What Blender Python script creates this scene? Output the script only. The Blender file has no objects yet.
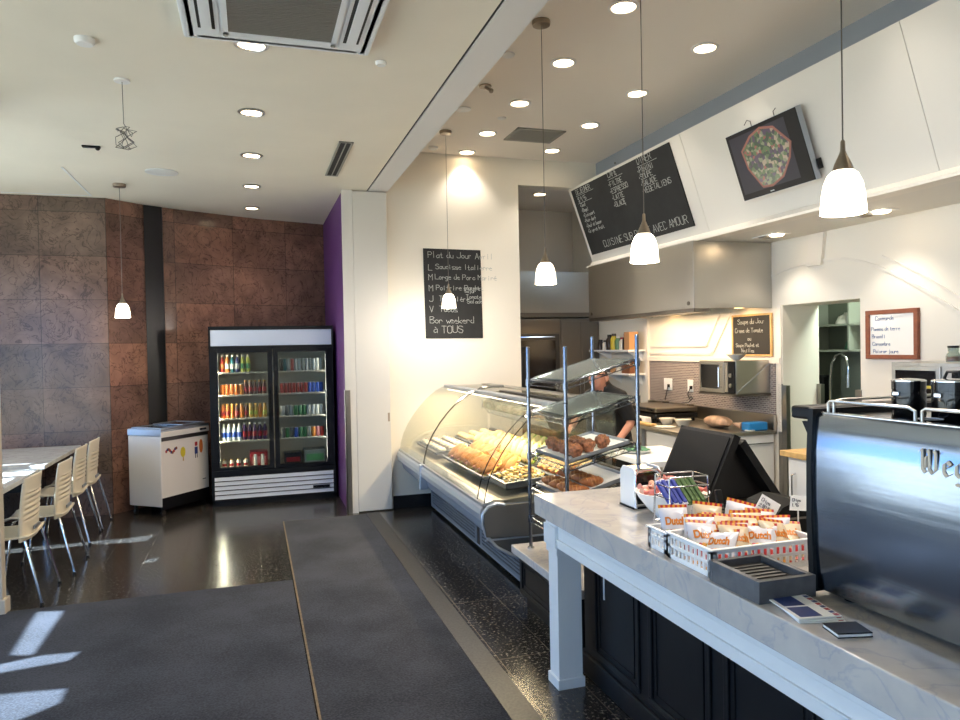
import bpy, bmesh, math, random
from mathutils import Vector, Matrix
R = random.Random(7)
C = bpy.context.scene.collection
PI = math.pi

# ------------------------------------------------------------------ materials
def lin(r, g, b):
    f = lambda v: (v/255/12.92) if v/255 <= .04045 else ((v/255+.055)/1.055)**2.4
    return (f(r), f(g), f(b), 1)
M = {}
def nt(name):
    m = bpy.data.materials.new(name); m.use_nodes = True
    n = m.node_tree; b = n.nodes['Principled BSDF']
    return m, n, b
def pm(name, rgb, rough=.5, metal=0, noise=0, scale=20, bump=0, bscale=60, coat=0, emit=0, spec=None, stretch=None, sub=0):
    m, n, b = nt(name)
    col = lin(*rgb)
    b.inputs['Base Color'].default_value = col
    b.inputs['Roughness'].default_value = rough
    b.inputs['Metallic'].default_value = metal
    if spec is not None: b.inputs['Specular IOR Level'].default_value = spec
    if coat: b.inputs['Coat Weight'].default_value = coat; b.inputs['Coat Roughness'].default_value = .08
    if sub: b.inputs['Subsurface Weight'].default_value = sub; b.inputs['Subsurface Radius'].default_value = (.02, .01, .006)
    if emit:
        b.inputs['Emission Color'].default_value = col; b.inputs['Emission Strength'].default_value = emit
    tc = None
    def coord():
        tc = n.nodes.new('ShaderNodeTexCoord')
        if stretch:
            mp = n.nodes.new('ShaderNodeMapping'); mp.inputs['Scale'].default_value = stretch
            n.links.new(tc.outputs['Object'], mp.inputs['Vector']); return mp.outputs['Vector']
        return tc.outputs['Object']
    if noise:
        v = coord(); t = n.nodes.new('ShaderNodeTexNoise'); t.inputs['Scale'].default_value = scale; t.inputs['Detail'].default_value = 6
        n.links.new(v, t.inputs['Vector'])
        r = n.nodes.new('ShaderNodeValToRGB')
        r.color_ramp.elements[0].position = .3; r.color_ramp.elements[1].position = .7
        r.color_ramp.elements[0].color = tuple(max(0, c*(1-noise)) for c in col[:3])+(1,)
        r.color_ramp.elements[1].color = tuple(min(1, c*(1+noise)) for c in col[:3])+(1,)
        n.links.new(t.outputs['Fac'], r.inputs['Fac']); n.links.new(r.outputs['Color'], b.inputs['Base Color'])
    if bump:
        v = coord(); t = n.nodes.new('ShaderNodeTexNoise'); t.inputs['Scale'].default_value = bscale; t.inputs['Detail'].default_value = 4
        n.links.new(v, t.inputs['Vector'])
        u = n.nodes.new('ShaderNodeBump'); u.inputs['Strength'].default_value = bump; u.inputs['Distance'].default_value = .004
        n.links.new(t.outputs['Fac'], u.inputs['Height']); n.links.new(u.outputs['Normal'], b.inputs['Normal'])
    M[name] = m
    return m
def emat(name, rgb, k):
    m, n, b = nt(name)
    b.inputs['Base Color'].default_value = lin(*rgb); b.inputs['Emission Color'].default_value = lin(*rgb)
    b.inputs['Emission Strength'].default_value = k
    M[name] = m
def gmat(name, rgb=(235, 245, 245), gloss=.12, rough=.02, opac=0.0):
    """clear pane: mostly see-through, with a Fresnel shine and an optional body tint"""
    m = bpy.data.materials.new(name); m.use_nodes = True; n = m.node_tree; n.nodes.clear()
    o = n.nodes.new('ShaderNodeOutputMaterial'); t = n.nodes.new('ShaderNodeBsdfTransparent'); g = n.nodes.new('ShaderNodeBsdfGlossy')
    t.inputs['Color'].default_value = lin(*rgb); g.inputs['Roughness'].default_value = rough
    f = n.nodes.new('ShaderNodeFresnel'); ge = n.nodes.new('ShaderNodeNewGeometry'); io = n.nodes.new('ShaderNodeMapRange')
    io.inputs['To Min'].default_value = 1.4; io.inputs['To Max'].default_value = 1/1.4     # same shine from both sides of the pane
    n.links.new(ge.outputs['Backfacing'], io.inputs['Value']); n.links.new(io.outputs[0], f.inputs['IOR'])
    mx = n.nodes.new('ShaderNodeMixShader'); src = t
    if opac:
        d = n.nodes.new('ShaderNodeBsdfDiffuse'); d.inputs['Color'].default_value = lin(*rgb)
        m2 = n.nodes.new('ShaderNodeMixShader'); m2.inputs[0].default_value = opac
        n.links.new(t.outputs[0], m2.inputs[1]); n.links.new(d.outputs[0], m2.inputs[2]); src = m2
    n.links.new(f.outputs[0], mx.inputs[0]); n.links.new(src.outputs[0], mx.inputs[1]); n.links.new(g.outputs[0], mx.inputs[2])
    n.links.new(mx.outputs[0], o.inputs['Surface'])
    M[name] = m

def stone_wall(name, c1, c2, vein, w, h, off, rough=.22):
    """polished stone slabs: each slab its own tone, with dark veins"""
    m, n, b = nt(name); L = n.links.new
    tc = n.nodes.new('ShaderNodeTexCoord'); sp = n.nodes.new('ShaderNodeSeparateXYZ'); cb = n.nodes.new('ShaderNodeCombineXYZ')
    L(tc.outputs['Object'], sp.inputs[0]); L(sp.outputs['X'], cb.inputs['X']); L(sp.outputs['Z'], cb.inputs['Y'])
    mp = n.nodes.new('ShaderNodeMapping'); mp.inputs['Location'].default_value = off; L(cb.outputs[0], mp.inputs['Vector'])
    br = n.nodes.new('ShaderNodeTexBrick'); br.offset = 0; br.inputs['Scale'].default_value = 1
    br.inputs['Brick Width'].default_value = w; br.inputs['Row Height'].default_value = h
    br.inputs['Mortar Size'].default_value = .0025; br.inputs['Mortar Smooth'].default_value = .2
    br.inputs['Color1'].default_value = lin(*c1); br.inputs['Color2'].default_value = lin(*c2)
    br.inputs['Mortar'].default_value = lin(62, 54, 50); L(mp.outputs[0], br.inputs['Vector'])
    n1 = n.nodes.new('ShaderNodeTexNoise'); n1.inputs['Scale'].default_value = 3.2; n1.inputs['Detail'].default_value = 9
    n1.inputs['Roughness'].default_value = .65; n1.inputs['Distortion'].default_value = .6; L(tc.outputs['Object'], n1.inputs['Vector'])
    r = n.nodes.new('ShaderNodeValToRGB'); e = r.color_ramp.elements
    e[0].position = .3; e[0].color = (.52, .52, .54, 1); e[1].position = .7; e[1].color = (1.25, 1.22, 1.18, 1)
    L(n1.outputs['Fac'], r.inputs['Fac'])
    mu = n.nodes.new('ShaderNodeMixRGB'); mu.blend_type = 'MULTIPLY'; mu.inputs[0].default_value = 1
    L(br.outputs['Color'], mu.inputs[1]); L(r.outputs['Color'], mu.inputs[2])
    n2 = n.nodes.new('ShaderNodeTexNoise'); n2.inputs['Scale'].default_value = 5; n2.inputs['Detail'].default_value = 5; n2.inputs['Distortion'].default_value = 2.5
    L(tc.outputs['Object'], n2.inputs['Vector'])
    r2 = n.nodes.new('ShaderNodeValToRGB'); e = r2.color_ramp.elements; e[0].position = .475; e[0].color = (0, 0, 0, 1); e[1].position = .5; e[1].color = (1, 1, 1, 1)
    x = r2.color_ramp.elements.new(.525); x.color = (0, 0, 0, 1); L(n2.outputs['Fac'], r2.inputs['Fac'])
    ve = n.nodes.new('ShaderNodeMixRGB'); ve.inputs[2].default_value = lin(*vein); L(r2.outputs['Color'], ve.inputs[0]); L(mu.outputs[0], ve.inputs[1])
    sc = n.nodes.new('ShaderNodeMath'); sc.operation = 'MULTIPLY'; sc.inputs[1].default_value = .75; L(r2.outputs['Color'], sc.inputs[0]); L(sc.outputs[0], ve.inputs[0])
    L(ve.outputs[0], b.inputs['Base Color']); b.inputs['Roughness'].default_value = rough
    M[name] = m
def tile_floor(name, base, speck, tx, ty, off, grout, rough=.12):
    m, n, b = nt(name); L = n.links.new
    tc = n.nodes.new('ShaderNodeTexCoord'); mp = n.nodes.new('ShaderNodeMapping'); mp.inputs['Location'].default_value = off
    L(tc.outputs['Object'], mp.inputs['Vector'])
    br = n.nodes.new('ShaderNodeTexBrick'); br.offset = 0; br.inputs['Scale'].default_value = 1
    br.inputs['Brick Width'].default_value = tx; br.inputs['Row Height'].default_value = ty
    br.inputs['Mortar Size'].default_value = .003; br.inputs['Mortar Smooth'].default_value = .1
    br.inputs['Color1'].default_value = lin(*base); br.inputs['Color2'].default_value = lin(*[v*1.22 for v in base]); br.inputs['Mortar'].default_value = lin(*grout)
    L(mp.outputs[0], br.inputs['Vector'])
    v = n.nodes.new('ShaderNodeTexNoise'); v.inputs['Scale'].default_value = 60; v.inputs['Detail'].default_value = 3; L(tc.outputs['Object'], v.inputs['Vector'])
    r = n.nodes.new('ShaderNodeValToRGB'); e = r.color_ramp.elements; e[0].position = .55; e[0].color = (0, 0, 0, 1); e[1].position = .74; e[1].color = (1, 1, 1, 1)
    L(v.outputs['Fac'], r.inputs['Fac'])
    mx = n.nodes.new('ShaderNodeMixRGB'); mx.inputs[2].default_value = lin(*speck); L(r.outputs['Color'], mx.inputs[0]); L(br.outputs['Color'], mx.inputs[1])
    L(mx.outputs[0], b.inputs['Base Color']); b.inputs['Roughness'].default_value = rough; b.inputs['Specular IOR Level'].default_value = .6
    u = n.nodes.new('ShaderNodeBump'); u.inputs['Strength'].default_value = .25; u.inputs['Distance'].default_value = .002; u.invert = True
    L(br.outputs['Fac'], u.inputs['Height']); L(u.outputs['Normal'], b.inputs['Normal'])
    M[name] = m
def mosaic(name, c1, c2, grout, w, h):
    """small glazed wall tiles on a wall that faces -X (pattern runs over Y and Z)"""
    m, n, b = nt(name); L = n.links.new
    tc = n.nodes.new('ShaderNodeTexCoord'); sp = n.nodes.new('ShaderNodeSeparateXYZ'); cb = n.nodes.new('ShaderNodeCombineXYZ')
    L(tc.outputs['Object'], sp.inputs[0]); L(sp.outputs['Y'], cb.inputs['X']); L(sp.outputs['Z'], cb.inputs['Y'])
    br = n.nodes.new('ShaderNodeTexBrick'); br.inputs['Scale'].default_value = 1; br.inputs['Brick Width'].default_value = w; br.inputs['Row Height'].default_value = h
    br.inputs['Mortar Size'].default_value = .0035; br.inputs['Color1'].default_value = lin(*c1); br.inputs['Color2'].default_value = lin(*c2); br.inputs['Mortar'].default_value = lin(*grout)
    L(cb.outputs[0], br.inputs['Vector']); L(br.outputs['Color'], b.inputs['Base Color']); b.inputs['Roughness'].default_value = .25
    M[name] = m
def carpet_mat(name, c1, c2):
    m, n, b = nt(name); L = n.links.new
    tc = n.nodes.new('ShaderNodeTexCoord')
    a = n.nodes.new('ShaderNodeTexNoise'); a.inputs['Scale'].default_value = 90; a.inputs['Detail'].default_value = 2; L(tc.outputs['Object'], a.inputs['Vector'])
    c = n.nodes.new('ShaderNodeTexNoise'); c.inputs['Scale'].default_value = 2.2; c.inputs['Detail'].default_value = 5; L(tc.outputs['Object'], c.inputs['Vector'])
    ad = n.nodes.new('ShaderNodeMath'); ad.operation = 'ADD'; L(a.outputs['Fac'], ad.inputs[0]); L(c.outputs['Fac'], ad.inputs[1])
    hf = n.nodes.new('ShaderNodeMath'); hf.operation = 'MULTIPLY'; hf.inputs[1].default_value = .5; L(ad.outputs[0], hf.inputs[0])
    r = n.nodes.new('ShaderNodeValToRGB'); e = r.color_ramp.elements; e[0].position = .4; e[0].color = lin(*c1); e[1].position = .6; e[1].color = lin(*c2)
    L(hf.outputs[0], r.inputs['Fac']); L(r.outputs['Color'], b.inputs['Base Color'])
    b.inputs['Roughness'].default_value = .95; b.inputs['Specular IOR Level'].default_value = .15
    b.inputs['Sheen Weight'].default_value = .12
    u = n.nodes.new('ShaderNodeBump'); u.inputs['Strength'].default_value = .5; u.inputs['Distance'].default_value = .004
    L(a.outputs['Fac'], u.inputs['Height']); L(u.outputs['Normal'], b.inputs['Normal'])
    M[name] = m
def marble_mat(name, base, vein, rough=.12):
    m, n, b = nt(name); L = n.links.new
    tc = n.nodes.new('ShaderNodeTexCoord')
    a = n.nodes.new('ShaderNodeTexNoise'); a.inputs['Scale'].default_value = 3.4; a.inputs['Detail'].default_value = 8; a.inputs['Distortion'].default_value = 1.8; L(tc.outputs['Object'], a.inputs['Vector'])
    r = n.nodes.new('ShaderNodeValToRGB'); e = r.color_ramp.elements
    e[0].position = .47; e[0].color = lin(*base); e[1].position = .53; e[1].color = lin(*base)
    x = e.new(.5); x.color = lin(*vein)
    L(a.outputs['Fac'], r.inputs['Fac'])
    c = n.nodes.new('ShaderNodeTexNoise'); c.inputs['Scale'].default_value = 9; c.inputs['Detail'].default_value = 6; L(tc.outputs['Object'], c.inputs['Vector'])
    r2 = n.nodes.new('ShaderNodeValToRGB'); e = r2.color_ramp.elements; e[0].position = .3; e[0].color = (.87, .87, .88, 1); e[1].position = .62; e[1].color = (1.04, 1.03, 1.0, 1)
    L(c.outputs['Fac'], r2.inputs['Fac'])
    mu = n.nodes.new('ShaderNodeMixRGB'); mu.blend_type = 'MULTIPLY'; mu.inputs[0].default_value = 1; L(r.outputs['Color'], mu.inputs[1]); L(r2.outputs['Color'], mu.inputs[2])
    L(mu.outputs[0], b.inputs['Base Color']); b.inputs['Roughness'].default_value = rough
    M[name] = m

pm('ceiling_paint', (238, 230, 214), .7, noise=.03, scale=1.5)
pm('ceiling_kitchen', (244, 236, 226), .7)
pm('white_paint', (232, 226, 212), .55)
pm('panel_white', (214, 211, 203), .45)
pm('soffit_white', (226, 222, 212), .5)
pm('fascia_shade_grey', (150, 156, 164), .6)  # blue-grey stands in for the shade on the strip above the sign band
pm('beam_white', (224, 222, 220), .6)
pm('slot_black', (16, 16, 17), .6)
pm('purple_paint', (92, 48, 104), .5)
pm('beige_paint', (196, 184, 166), .6)
pm('room_grey_green', (120, 126, 112), .7)
pm('base_black', (14, 14, 15), .4)
pm('trim_white', (232, 226, 214), .45)
stone_wall('stone_daylit', (104, 88, 78), (134, 106, 92), (54, 42, 38), .62, .455, (1.43, .02, 0), .16)  # greyer copy of the stone, daylight reflected on the flat wall put into its colour
stone_wall('stone_red', (158, 116, 96), (118, 92, 80), (62, 44, 40), .62, .455, (1.43, .02, 0), .2)
pm('black_granite', (13, 14, 17), .34, noise=.3, scale=90)
tile_floor('granite_floor', (36, 34, 32), (140, 132, 120), .3, .9, (.27, -.05, 0), (92, 84, 72), .2)
carpet_mat('carpet', (22, 23, 28), (54, 55, 62))
pm('carpet_seam', (112, 96, 72), .8, noise=.3, scale=40)
marble_mat('marble', (198, 192, 186), (182, 179, 181))
marble_mat('table_marble', (226, 222, 214), (204, 200, 196))
pm('counter_white', (232, 232, 230), .35)
pm('cabinet_black', (17, 17, 19), .38)
pm('rack_chrome', (122, 126, 134), .16, 1)
pm('chrome', (214, 216, 220), .12, 1)
pm('steel', (186, 182, 174), .3, 1, bump=.06, bscale=14, stretch=(1, 1, 24))
pm('steel_dark', (118, 112, 104), .38, 1)
pm('espresso_steel', (160, 170, 186), .17, 1, bump=.08, bscale=5, stretch=(1, .3, 9))
pm('alu', (176, 182, 190), .35, .8)
pm('grey_plastic', (86, 84, 80), .5)
pm('vent_blue_grey', (112, 120, 132), .45)
pm('black_plastic', (12, 12, 13), .45, spec=.3)
pm('black_matte', (10, 10, 10), .6, spec=.15)
pm('black_gloss', (9, 9, 11), .12)
pm('white_plastic', (236, 236, 234), .35)
pm('cream_plastic', (232, 220, 196), .4)
pm('ac_white', (226, 230, 236), .4)
pm('ac_grille', (128, 124, 118), .6)
pm('vent_grey', (150, 148, 140), .5)
pm('nickel', (160, 148, 132), .32, 1)
pm('chalkboard', (26, 27, 27), .75, noise=.35, scale=6)
pm('chalk', (176, 178, 174), .9)
pm('chalk_dim', (140, 142, 140), .9)
pm('wood_frame', (138, 74, 42), .45, noise=.2, scale=25)
pm('wood_light', (202, 164, 104), .5, noise=.15, scale=20)
pm('whiteboard', (240, 238, 232), .2)
pm('marker_blue', (84, 108, 150), .7)
pm('steel_trim', (150, 146, 140), .3, 1)
pm('paper', (244, 244, 240), .6)
pm('ink', (40, 42, 54), .7)
pm('wood_grey', (92, 92, 94), .55, noise=.25, scale=18)
pm('led_metal', (200, 200, 200), .3, 1)
gmat('glass', (249, 250, 248)); gmat('fridge_glass', (232, 238, 238)); gmat('acrylic', (226, 232, 228), rough=.08, opac=.1)
gmat('window_glass', (245, 250, 255))
mosaic('mosaic', (104, 92, 92), (142, 126, 122), (176, 168, 160), .05, .018)
emat('lamp_warm', (255, 226, 184), 14); emat('shade_glow', (255, 238, 214), 4.2); emat('led_white', (255, 240, 214), 9); emat('hood_lamp', (255, 206, 140), 10)
emat('fridge_led', (255, 232, 190), 2.5)

# ------------------------------------------------------------------ mesh building
class MB:
    def __init__(s): s.b = bmesh.new(); s.mi = 0
    def _done(s, vs, smooth=False):
        fs = set()
        for v in vs:
            for f in v.link_faces: fs.add(f)
        for f in fs: f.material_index = s.mi; f.smooth = smooth
        return s
    def box(s, x0, x1, y0, y1, z0, z1, bev=0, seg=2, mat=None):
        r = bmesh.ops.create_cube(s.b, size=1)['verts']
        for v in r: v.co = Vector(((x0+x1)/2+v.co.x*(x1-x0), (y0+y1)/2+v.co.y*(y1-y0), (z0+z1)/2+v.co.z*(z1-z0)))
        vs = r
        for v in r:
            for f in v.link_faces: f.material_index = s.mi
        if bev:
            es = list({e for v in r for e in v.link_edges})
            o = bmesh.ops.bevel(s.b, geom=es, offset=bev, segments=seg, profile=.5, affect='EDGES', clamp_overlap=True)
            for f in o['faces']: f.material_index = s.mi
            vs = list({v for f in o['faces'] for v in f.verts} | {v for v in r if v.is_valid})
        if mat is not None:
            for v in vs: v.co = mat @ v.co
        return s
    def poly(s, pts):
        f = s.b.faces.new([s.b.verts.new(p) for p in pts]); f.material_index = s.mi; return s
    def prism(s, pts, d):
        """closed polygon pts (3D) extruded along vector d"""
        d = Vector(d); a = [s.b.verts.new(p) for p in pts]; b = [s.b.verts.new(Vector(p)+d) for p in pts]
        fs = [s.b.faces.new(a), s.b.faces.new(b[::-1])]
        n = len(a)
        for i in range(n): fs.append(s.b.faces.new((a[i], a[(i+1) % n], b[(i+1) % n], b[i])))
        for f in fs: f.material_index = s.mi
        bmesh.ops.recalc_face_normals(s.b, faces=fs); return s
    def strip(s, prof, d, t, smooth=True):
        """sheet of thickness t: open profile prof (3D points) extruded along d"""
        d = Vector(d); pr = [Vector(p) for p in prof]; n = len(pr); off = []
        for i in range(n):
            tg = (pr[min(i+1, n-1)]-pr[max(i-1, 0)]).normalized(); off.append(tg.cross(d).normalized()*t)
        out = [pr[i] for i in range(n)]+[pr[i]+off[i] for i in reversed(range(n))]
        a = [s.b.verts.new(p) for p in out]; b = [s.b.verts.new(p+d) for p in out]; N = len(a); fs = []
        for i in range(N):
            f = s.b.faces.new((a[i], a[(i+1) % N], b[(i+1) % N], b[i])); f.smooth = smooth and i not in (n-1, N-1); fs.append(f)
        for i in range(n-1):
            fs.append(s.b.faces.new((a[i+1], a[i], a[N-1-i], a[N-2-i]))); fs.append(s.b.faces.new((b[i], b[i+1], b[N-2-i], b[N-1-i])))
        for f in fs: f.material_index = s.mi
        bmesh.ops.recalc_face_normals(s.b, faces=fs); return s
    def cyl(s, p0, p1, r, n=12, r2=None, cap=True):
        p0 = Vector(p0); p1 = Vector(p1); ax = p1-p0; L = ax.length
        q = ax.to_track_quat('Z', 'Y').to_matrix().to_4x4()
        o = bmesh.ops.create_cone(s.b, cap_ends=cap, segments=n, radius1=r, radius2=r if r2 is None else r2, depth=L, matrix=Matrix.Translation((p0+p1)/2) @ q)['verts']
        s._done(o)
        for v in o:
            for f in v.link_faces: f.smooth = len(f.verts) == 4
        return s
    def tube(s, pts, r, n=8, closed=False):
        pts = [Vector(p) for p in pts]; k = len(pts); rings = []; nrm = None
        for i in range(k):
            if closed: t = (pts[(i+1) % k]-pts[i-1]).normalized()
            else: t = (pts[min(i+1, k-1)]-pts[max(i-1, 0)]).normalized()
            if nrm is None: nrm = t.orthogonal().normalized()
            else:
                nrm = nrm-t*nrm.dot(t); nrm = nrm.normalized() if nrm.length > 1e-6 else t.orthogonal().normalized()
            bi = t.cross(nrm)
            rr = r[i] if isinstance(r, (list, tuple)) else r
            rings.append([s.b.verts.new(pts[i]+(nrm*math.cos(2*PI*j/n)+bi*math.sin(2*PI*j/n))*rr) for j in range(n)])
        for i in range(k if closed else k-1):
            a, b = rings[i], rings[(i+1) % k]
            for j in range(n):
                f = s.b.faces.new((a[j], a[(j+1) % n], b[(j+1) % n], b[j])); f.smooth = True; f.material_index = s.mi
        if not closed:
            for q in (rings[0][::-1], rings[-1]): f = s.b.faces.new(q); f.material_index = s.mi
        return s
    def lathe(s, prof, c=(0, 0, 0), n=20, cap0=True, cap1=True, sx=1, sy=1):
        c = Vector(c); rings = []
        for r, z in prof: rings.append([s.b.verts.new(c+Vector((r*math.cos(2*PI*j/n)*sx, r*math.sin(2*PI*j/n)*sy, z))) for j in range(n)])
        for a, b in zip(rings, rings[1:]):
            for j in range(n):
                f = s.b.faces.new((a[j], a[(j+1) % n], b[(j+1) % n], b[j])); f.smooth = True; f.material_index = s.mi
        if cap0: f = s.b.faces.new(rings[0][::-1]); f.material_index = s.mi
        if cap1: f = s.b.faces.new(rings[-1]); f.material_index = s.mi
        return s
    def ball(s, c, rx, ry=None, rz=None, n=12, rot=None, lump=0, seed=0):
        ry = rx if ry is None else ry; rz = rx if rz is None else rz
        o = bmesh.ops.create_uvsphere(s.b, u_segments=n, v_segments=max(6, n*2//3), radius=1)['verts']; rg = random.Random(seed)
        for v in o:
            k = 1+lump*(rg.random()-.5)
            p = Vector((v.co.x*rx*k, v.co.y*ry*k, v.co.z*rz*k))
            if rot is not None: p = rot @ p
            v.co = Vector(c)+p
        return s._done(o, True)
    def grid(s, fn, nu, nv):
        V = [[s.b.verts.new(fn(i/nu, j/nv)) for j in range(nv+1)] for i in range(nu+1)]
        for i in range(nu):
            for j in range(nv):
                f = s.b.faces.new((V[i][j], V[i+1][j], V[i+1][j+1], V[i][j+1])); f.smooth = True; f.material_index = s.mi
        return s
    def add(s, me, mat=None):
        k = len(s.b.verts); nf = len(s.b.faces); s.b.from_mesh(me); s.b.verts.ensure_lookup_table(); s.b.faces.ensure_lookup_table()
        for v in s.b.verts[k:]:
            if mat is not None: v.co = mat @ v.co
        for f in s.b.faces[nf:]: f.material_index = s.mi
        return s
    def build(s, name, mat, parent=None, local=False):
        mats = mat if isinstance(mat, (list, tuple)) else [mat]
        me = bpy.data.meshes.new(name)
        if parent is not None and not local:
            pm_ = wmat(parent).inverted(); s.b.transform(pm_); org = None
        elif parent is None and not local:
            xs = [v.co for v in s.b.verts]
            org = Vector(((min(p.x for p in xs)+max(p.x for p in xs))/2, (min(p.y for p in xs)+max(p.y for p in xs))/2, min(p.z for p in xs)))
            s.b.transform(Matrix.Translation(-org))
        else: org = None
        s.b.to_mesh(me); s.b.free()
        for q in mats: me.materials.append(M[q] if isinstance(q, str) else q)
        if any(p.use_smooth for p in me.polygons): me.set_sharp_from_angle(angle=math.radians(40))
        o = bpy.data.objects.new(name, me); C.objects.link(o)
        if org is not None: o.location = org
        if parent is not None: o.parent = parent
        return o
def wmat(o):
    m = Matrix.LocRotScale(o.location, o.rotation_euler, None)
    return wmat(o.parent) @ m if o.parent else m
def tag(o, label=None, cat=None, group=None, kind=None):
    if label: o['label'] = label
    if cat: o['category'] = cat
    if group: o['group'] = group
    if kind: o['kind'] = kind
    return o
def thing(name, label, cat, loc=(0, 0, 0), rz=0, group=None):
    o = bpy.data.objects.new(name, None); C.objects.link(o); o.empty_display_size = .1
    o.location = loc; o.rotation_euler = (0, 0, rz); return tag(o, label, cat, group)
def one(mb, name, mat, label, cat, group=None): return tag(mb.build(name, mat), label, cat, group)
def struct(mb, name, mat, label=None, cat=None):
    """world-space mesh kept at the origin so its pattern is fixed to the room"""
    o = mb.build(name, mat, None, True); o['kind'] = 'structure'
    if label: o['label'] = label
    if cat: o['category'] = cat
    return o
def dup(root, loc=None, rot=None, label=None, group=None):
    r = root.copy(); C.objects.link(r)
    if loc is not None: r.location = loc
    if rot is not None: r.rotation_euler = rot
    if label: r['label'] = label
    if group: r['group'] = group
    for ch in list(root.children):
        c = ch.copy(); C.objects.link(c); c.parent = r
        for g in list(ch.children):
            d = g.copy(); C.objects.link(d); d.parent = c
    return r
ORD = ['first', 'second', 'third', 'fourth', 'fifth', 'sixth', 'seventh', 'eighth', 'ninth', 'tenth', 'eleventh', 'twelfth', 'thirteenth', 'fourteenth', 'fifteenth', 'sixteenth']

# ------------------------------------------------------------------ handwriting (single strokes on a small grid, base line at 2)
G = {'A': '022842 1434', 'B': '0208384736053544433202', 'C': '4738180703123243', 'D': '02082846442202', 'E': '48080242 0535', 'F': '480802 0535', 'G': '47381807031232434525', 'H': '0208 4842 0545', 'I': '2822',
 'J': '4843321203', 'K': '0208 480542', 'L': '080242', 'M': '0208254842', 'N': '02084248', 'O': '180703123243473818', 'P': '02083847463505', 'Q': '180703123243473818 2442', 'R': '02083847463505 2542', 'S': '4738180706354443321203',
 'T': '0848 2822', 'U': '080312324348', 'V': '082248', 'W': '0812263248', 'X': '0842 0248', 'Y': '082548 2522', 'Z': '08480242',
 'a': '351504031233 3532', 'b': '080222333425 05', 'c': '342515040312 2233', 'd': '383212030415 35', 'e': '043425150403 1232', 'f': '38281712 0525', 'g': '351504031232 35312000', 'h': '0802 04152534 32', 'i': '1512 1617',
 'j': '252110 2627', 'k': '0802 350332', 'l': '1812', 'm': '0205 04152422 24354442', 'n': '0205 04152534 32', 'o': '150403122233342515', 'p': '0005 25343322 02', 'q': '3035 150403 1232', 'r': '0205 041525', 's': '350504333202',
 't': '171232 0525', 'u': '05031232 3532', 'v': '051235', 'w': '0512243245', 'x': '0532 0235', 'y': '0513 3510', 'z': '05350232', '-': '1434', '.': '1212', '!': '2824 2322', "'": '2826', '*': '1424 1525', '$': '473818070635444332 1203 2921', '0': '180703123243473818', '1': '172822', '2': '073847460242', '5': '480805354443321203', '9': '45150718384742'}
for a, b, acc in (('é', 'e', ' 1627'), ('è', 'e', ' 1726'), ('à', 'a', ' 1726'), ('â', 'a', ' 061736'), ('É', 'E', ' 1930'), ('ç', 'c', '')): G[a] = G[b]+acc
def write(mb, text, o, u, v, size, w=.0035, jit=.25, seed=1, lift=.0015):
    """chalk or marker strokes: text from point o along u, up v, cap height = size"""
    o = Vector(o); u = Vector(u).normalized(); v = Vector(v).normalized(); n = u.cross(v); k = size/6; rg = random.Random(seed); x = 0
    for ch in text:
        if ch == ' ': x += 3; continue
        g = G.get(ch)
        if g is None: x += 3; continue
        adv = 5 if ch.isupper() else 4
        dy = (rg.random()-.5)*jit*2
        for st in g.split():
            if len(st) < 4: continue
            pts = [(int(st[i])+(rg.random()-.5)*jit, int(st[i+1])-2+dy+(rg.random()-.5)*jit) for i in range(0, len(st)-1, 2)]
            P = [o+u*((x+a)*k)+v*(b*k)+n*lift for a, b in pts]
            for p, q in zip(P, P[1:]):
                d = q-p
                if d.length < 1e-5: d = u*w
                d = d.normalized(); s = d.cross(n)*w/2; e = d*w/2
                A = [p-e-s, p-e+s, q+e+s, q+e-s]
                vs = [mb.b.verts.new(t) for t in A]+[mb.b.verts.new(t-n*lift*.9) for t in A]
                for ix in ((3, 2, 1, 0), (0, 1, 5, 4), (1, 2, 6, 5), (2, 3, 7, 6), (3, 0, 4, 7)):
                    f = mb.b.faces.new([vs[i] for i in ix]); f.material_index = mb.mi
        x += adv
    return x*k
def text_mesh(txt, size, ext=.001, bold=0):
    cu = bpy.data.curves.new('lettering', 'FONT'); cu.body = txt; cu.size = size; cu.extrude = ext; cu.offset = bold; cu.align_x = 'CENTER'; cu.align_y = 'CENTER'
    ob = bpy.data.objects.new('lettering', cu); C.objects.link(ob)
    bpy.context.view_layer.update()
    me = bpy.data.meshes.new_from_object(ob.evaluated_get(bpy.context.evaluated_depsgraph_get()))
    bpy.data.objects.remove(ob); bpy.data.curves.remove(cu)
    return me
def frame_m(o, u, v):
    u = Vector(u).normalized(); v = Vector(v).normalized(); n = u.cross(v)
    m = Matrix((u, v, n)).transposed().to_4x4(); m.translation = Vector(o); return m
# ------------------------------------------------------------------ camera (hand-held phone: 27 mm, turned 17.5 degrees to the right of the room's long axis)
cam = bpy.data.objects.new('camera', bpy.data.cameras.new('camera')); C.objects.link(cam)
cam.data.lens = 27.04; cam.data.sensor_width = 36; cam.data.clip_start = .02
cam.matrix_world = Matrix(((.9532788, .02326394, -.30119481, 0), (-.30149421, .01057874, -.95340932, 0), (-.01899379, .99967339, .01709844, 1.68), (0, 0, 0, 1)))
bpy.context.scene.camera = cam

H1, H2, H3 = 3.32, 3.77, 2.565      # ceilings: café, kitchen counter, low soffit
XL, YB = -3.2, -2.5                 # glazed street walls

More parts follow.
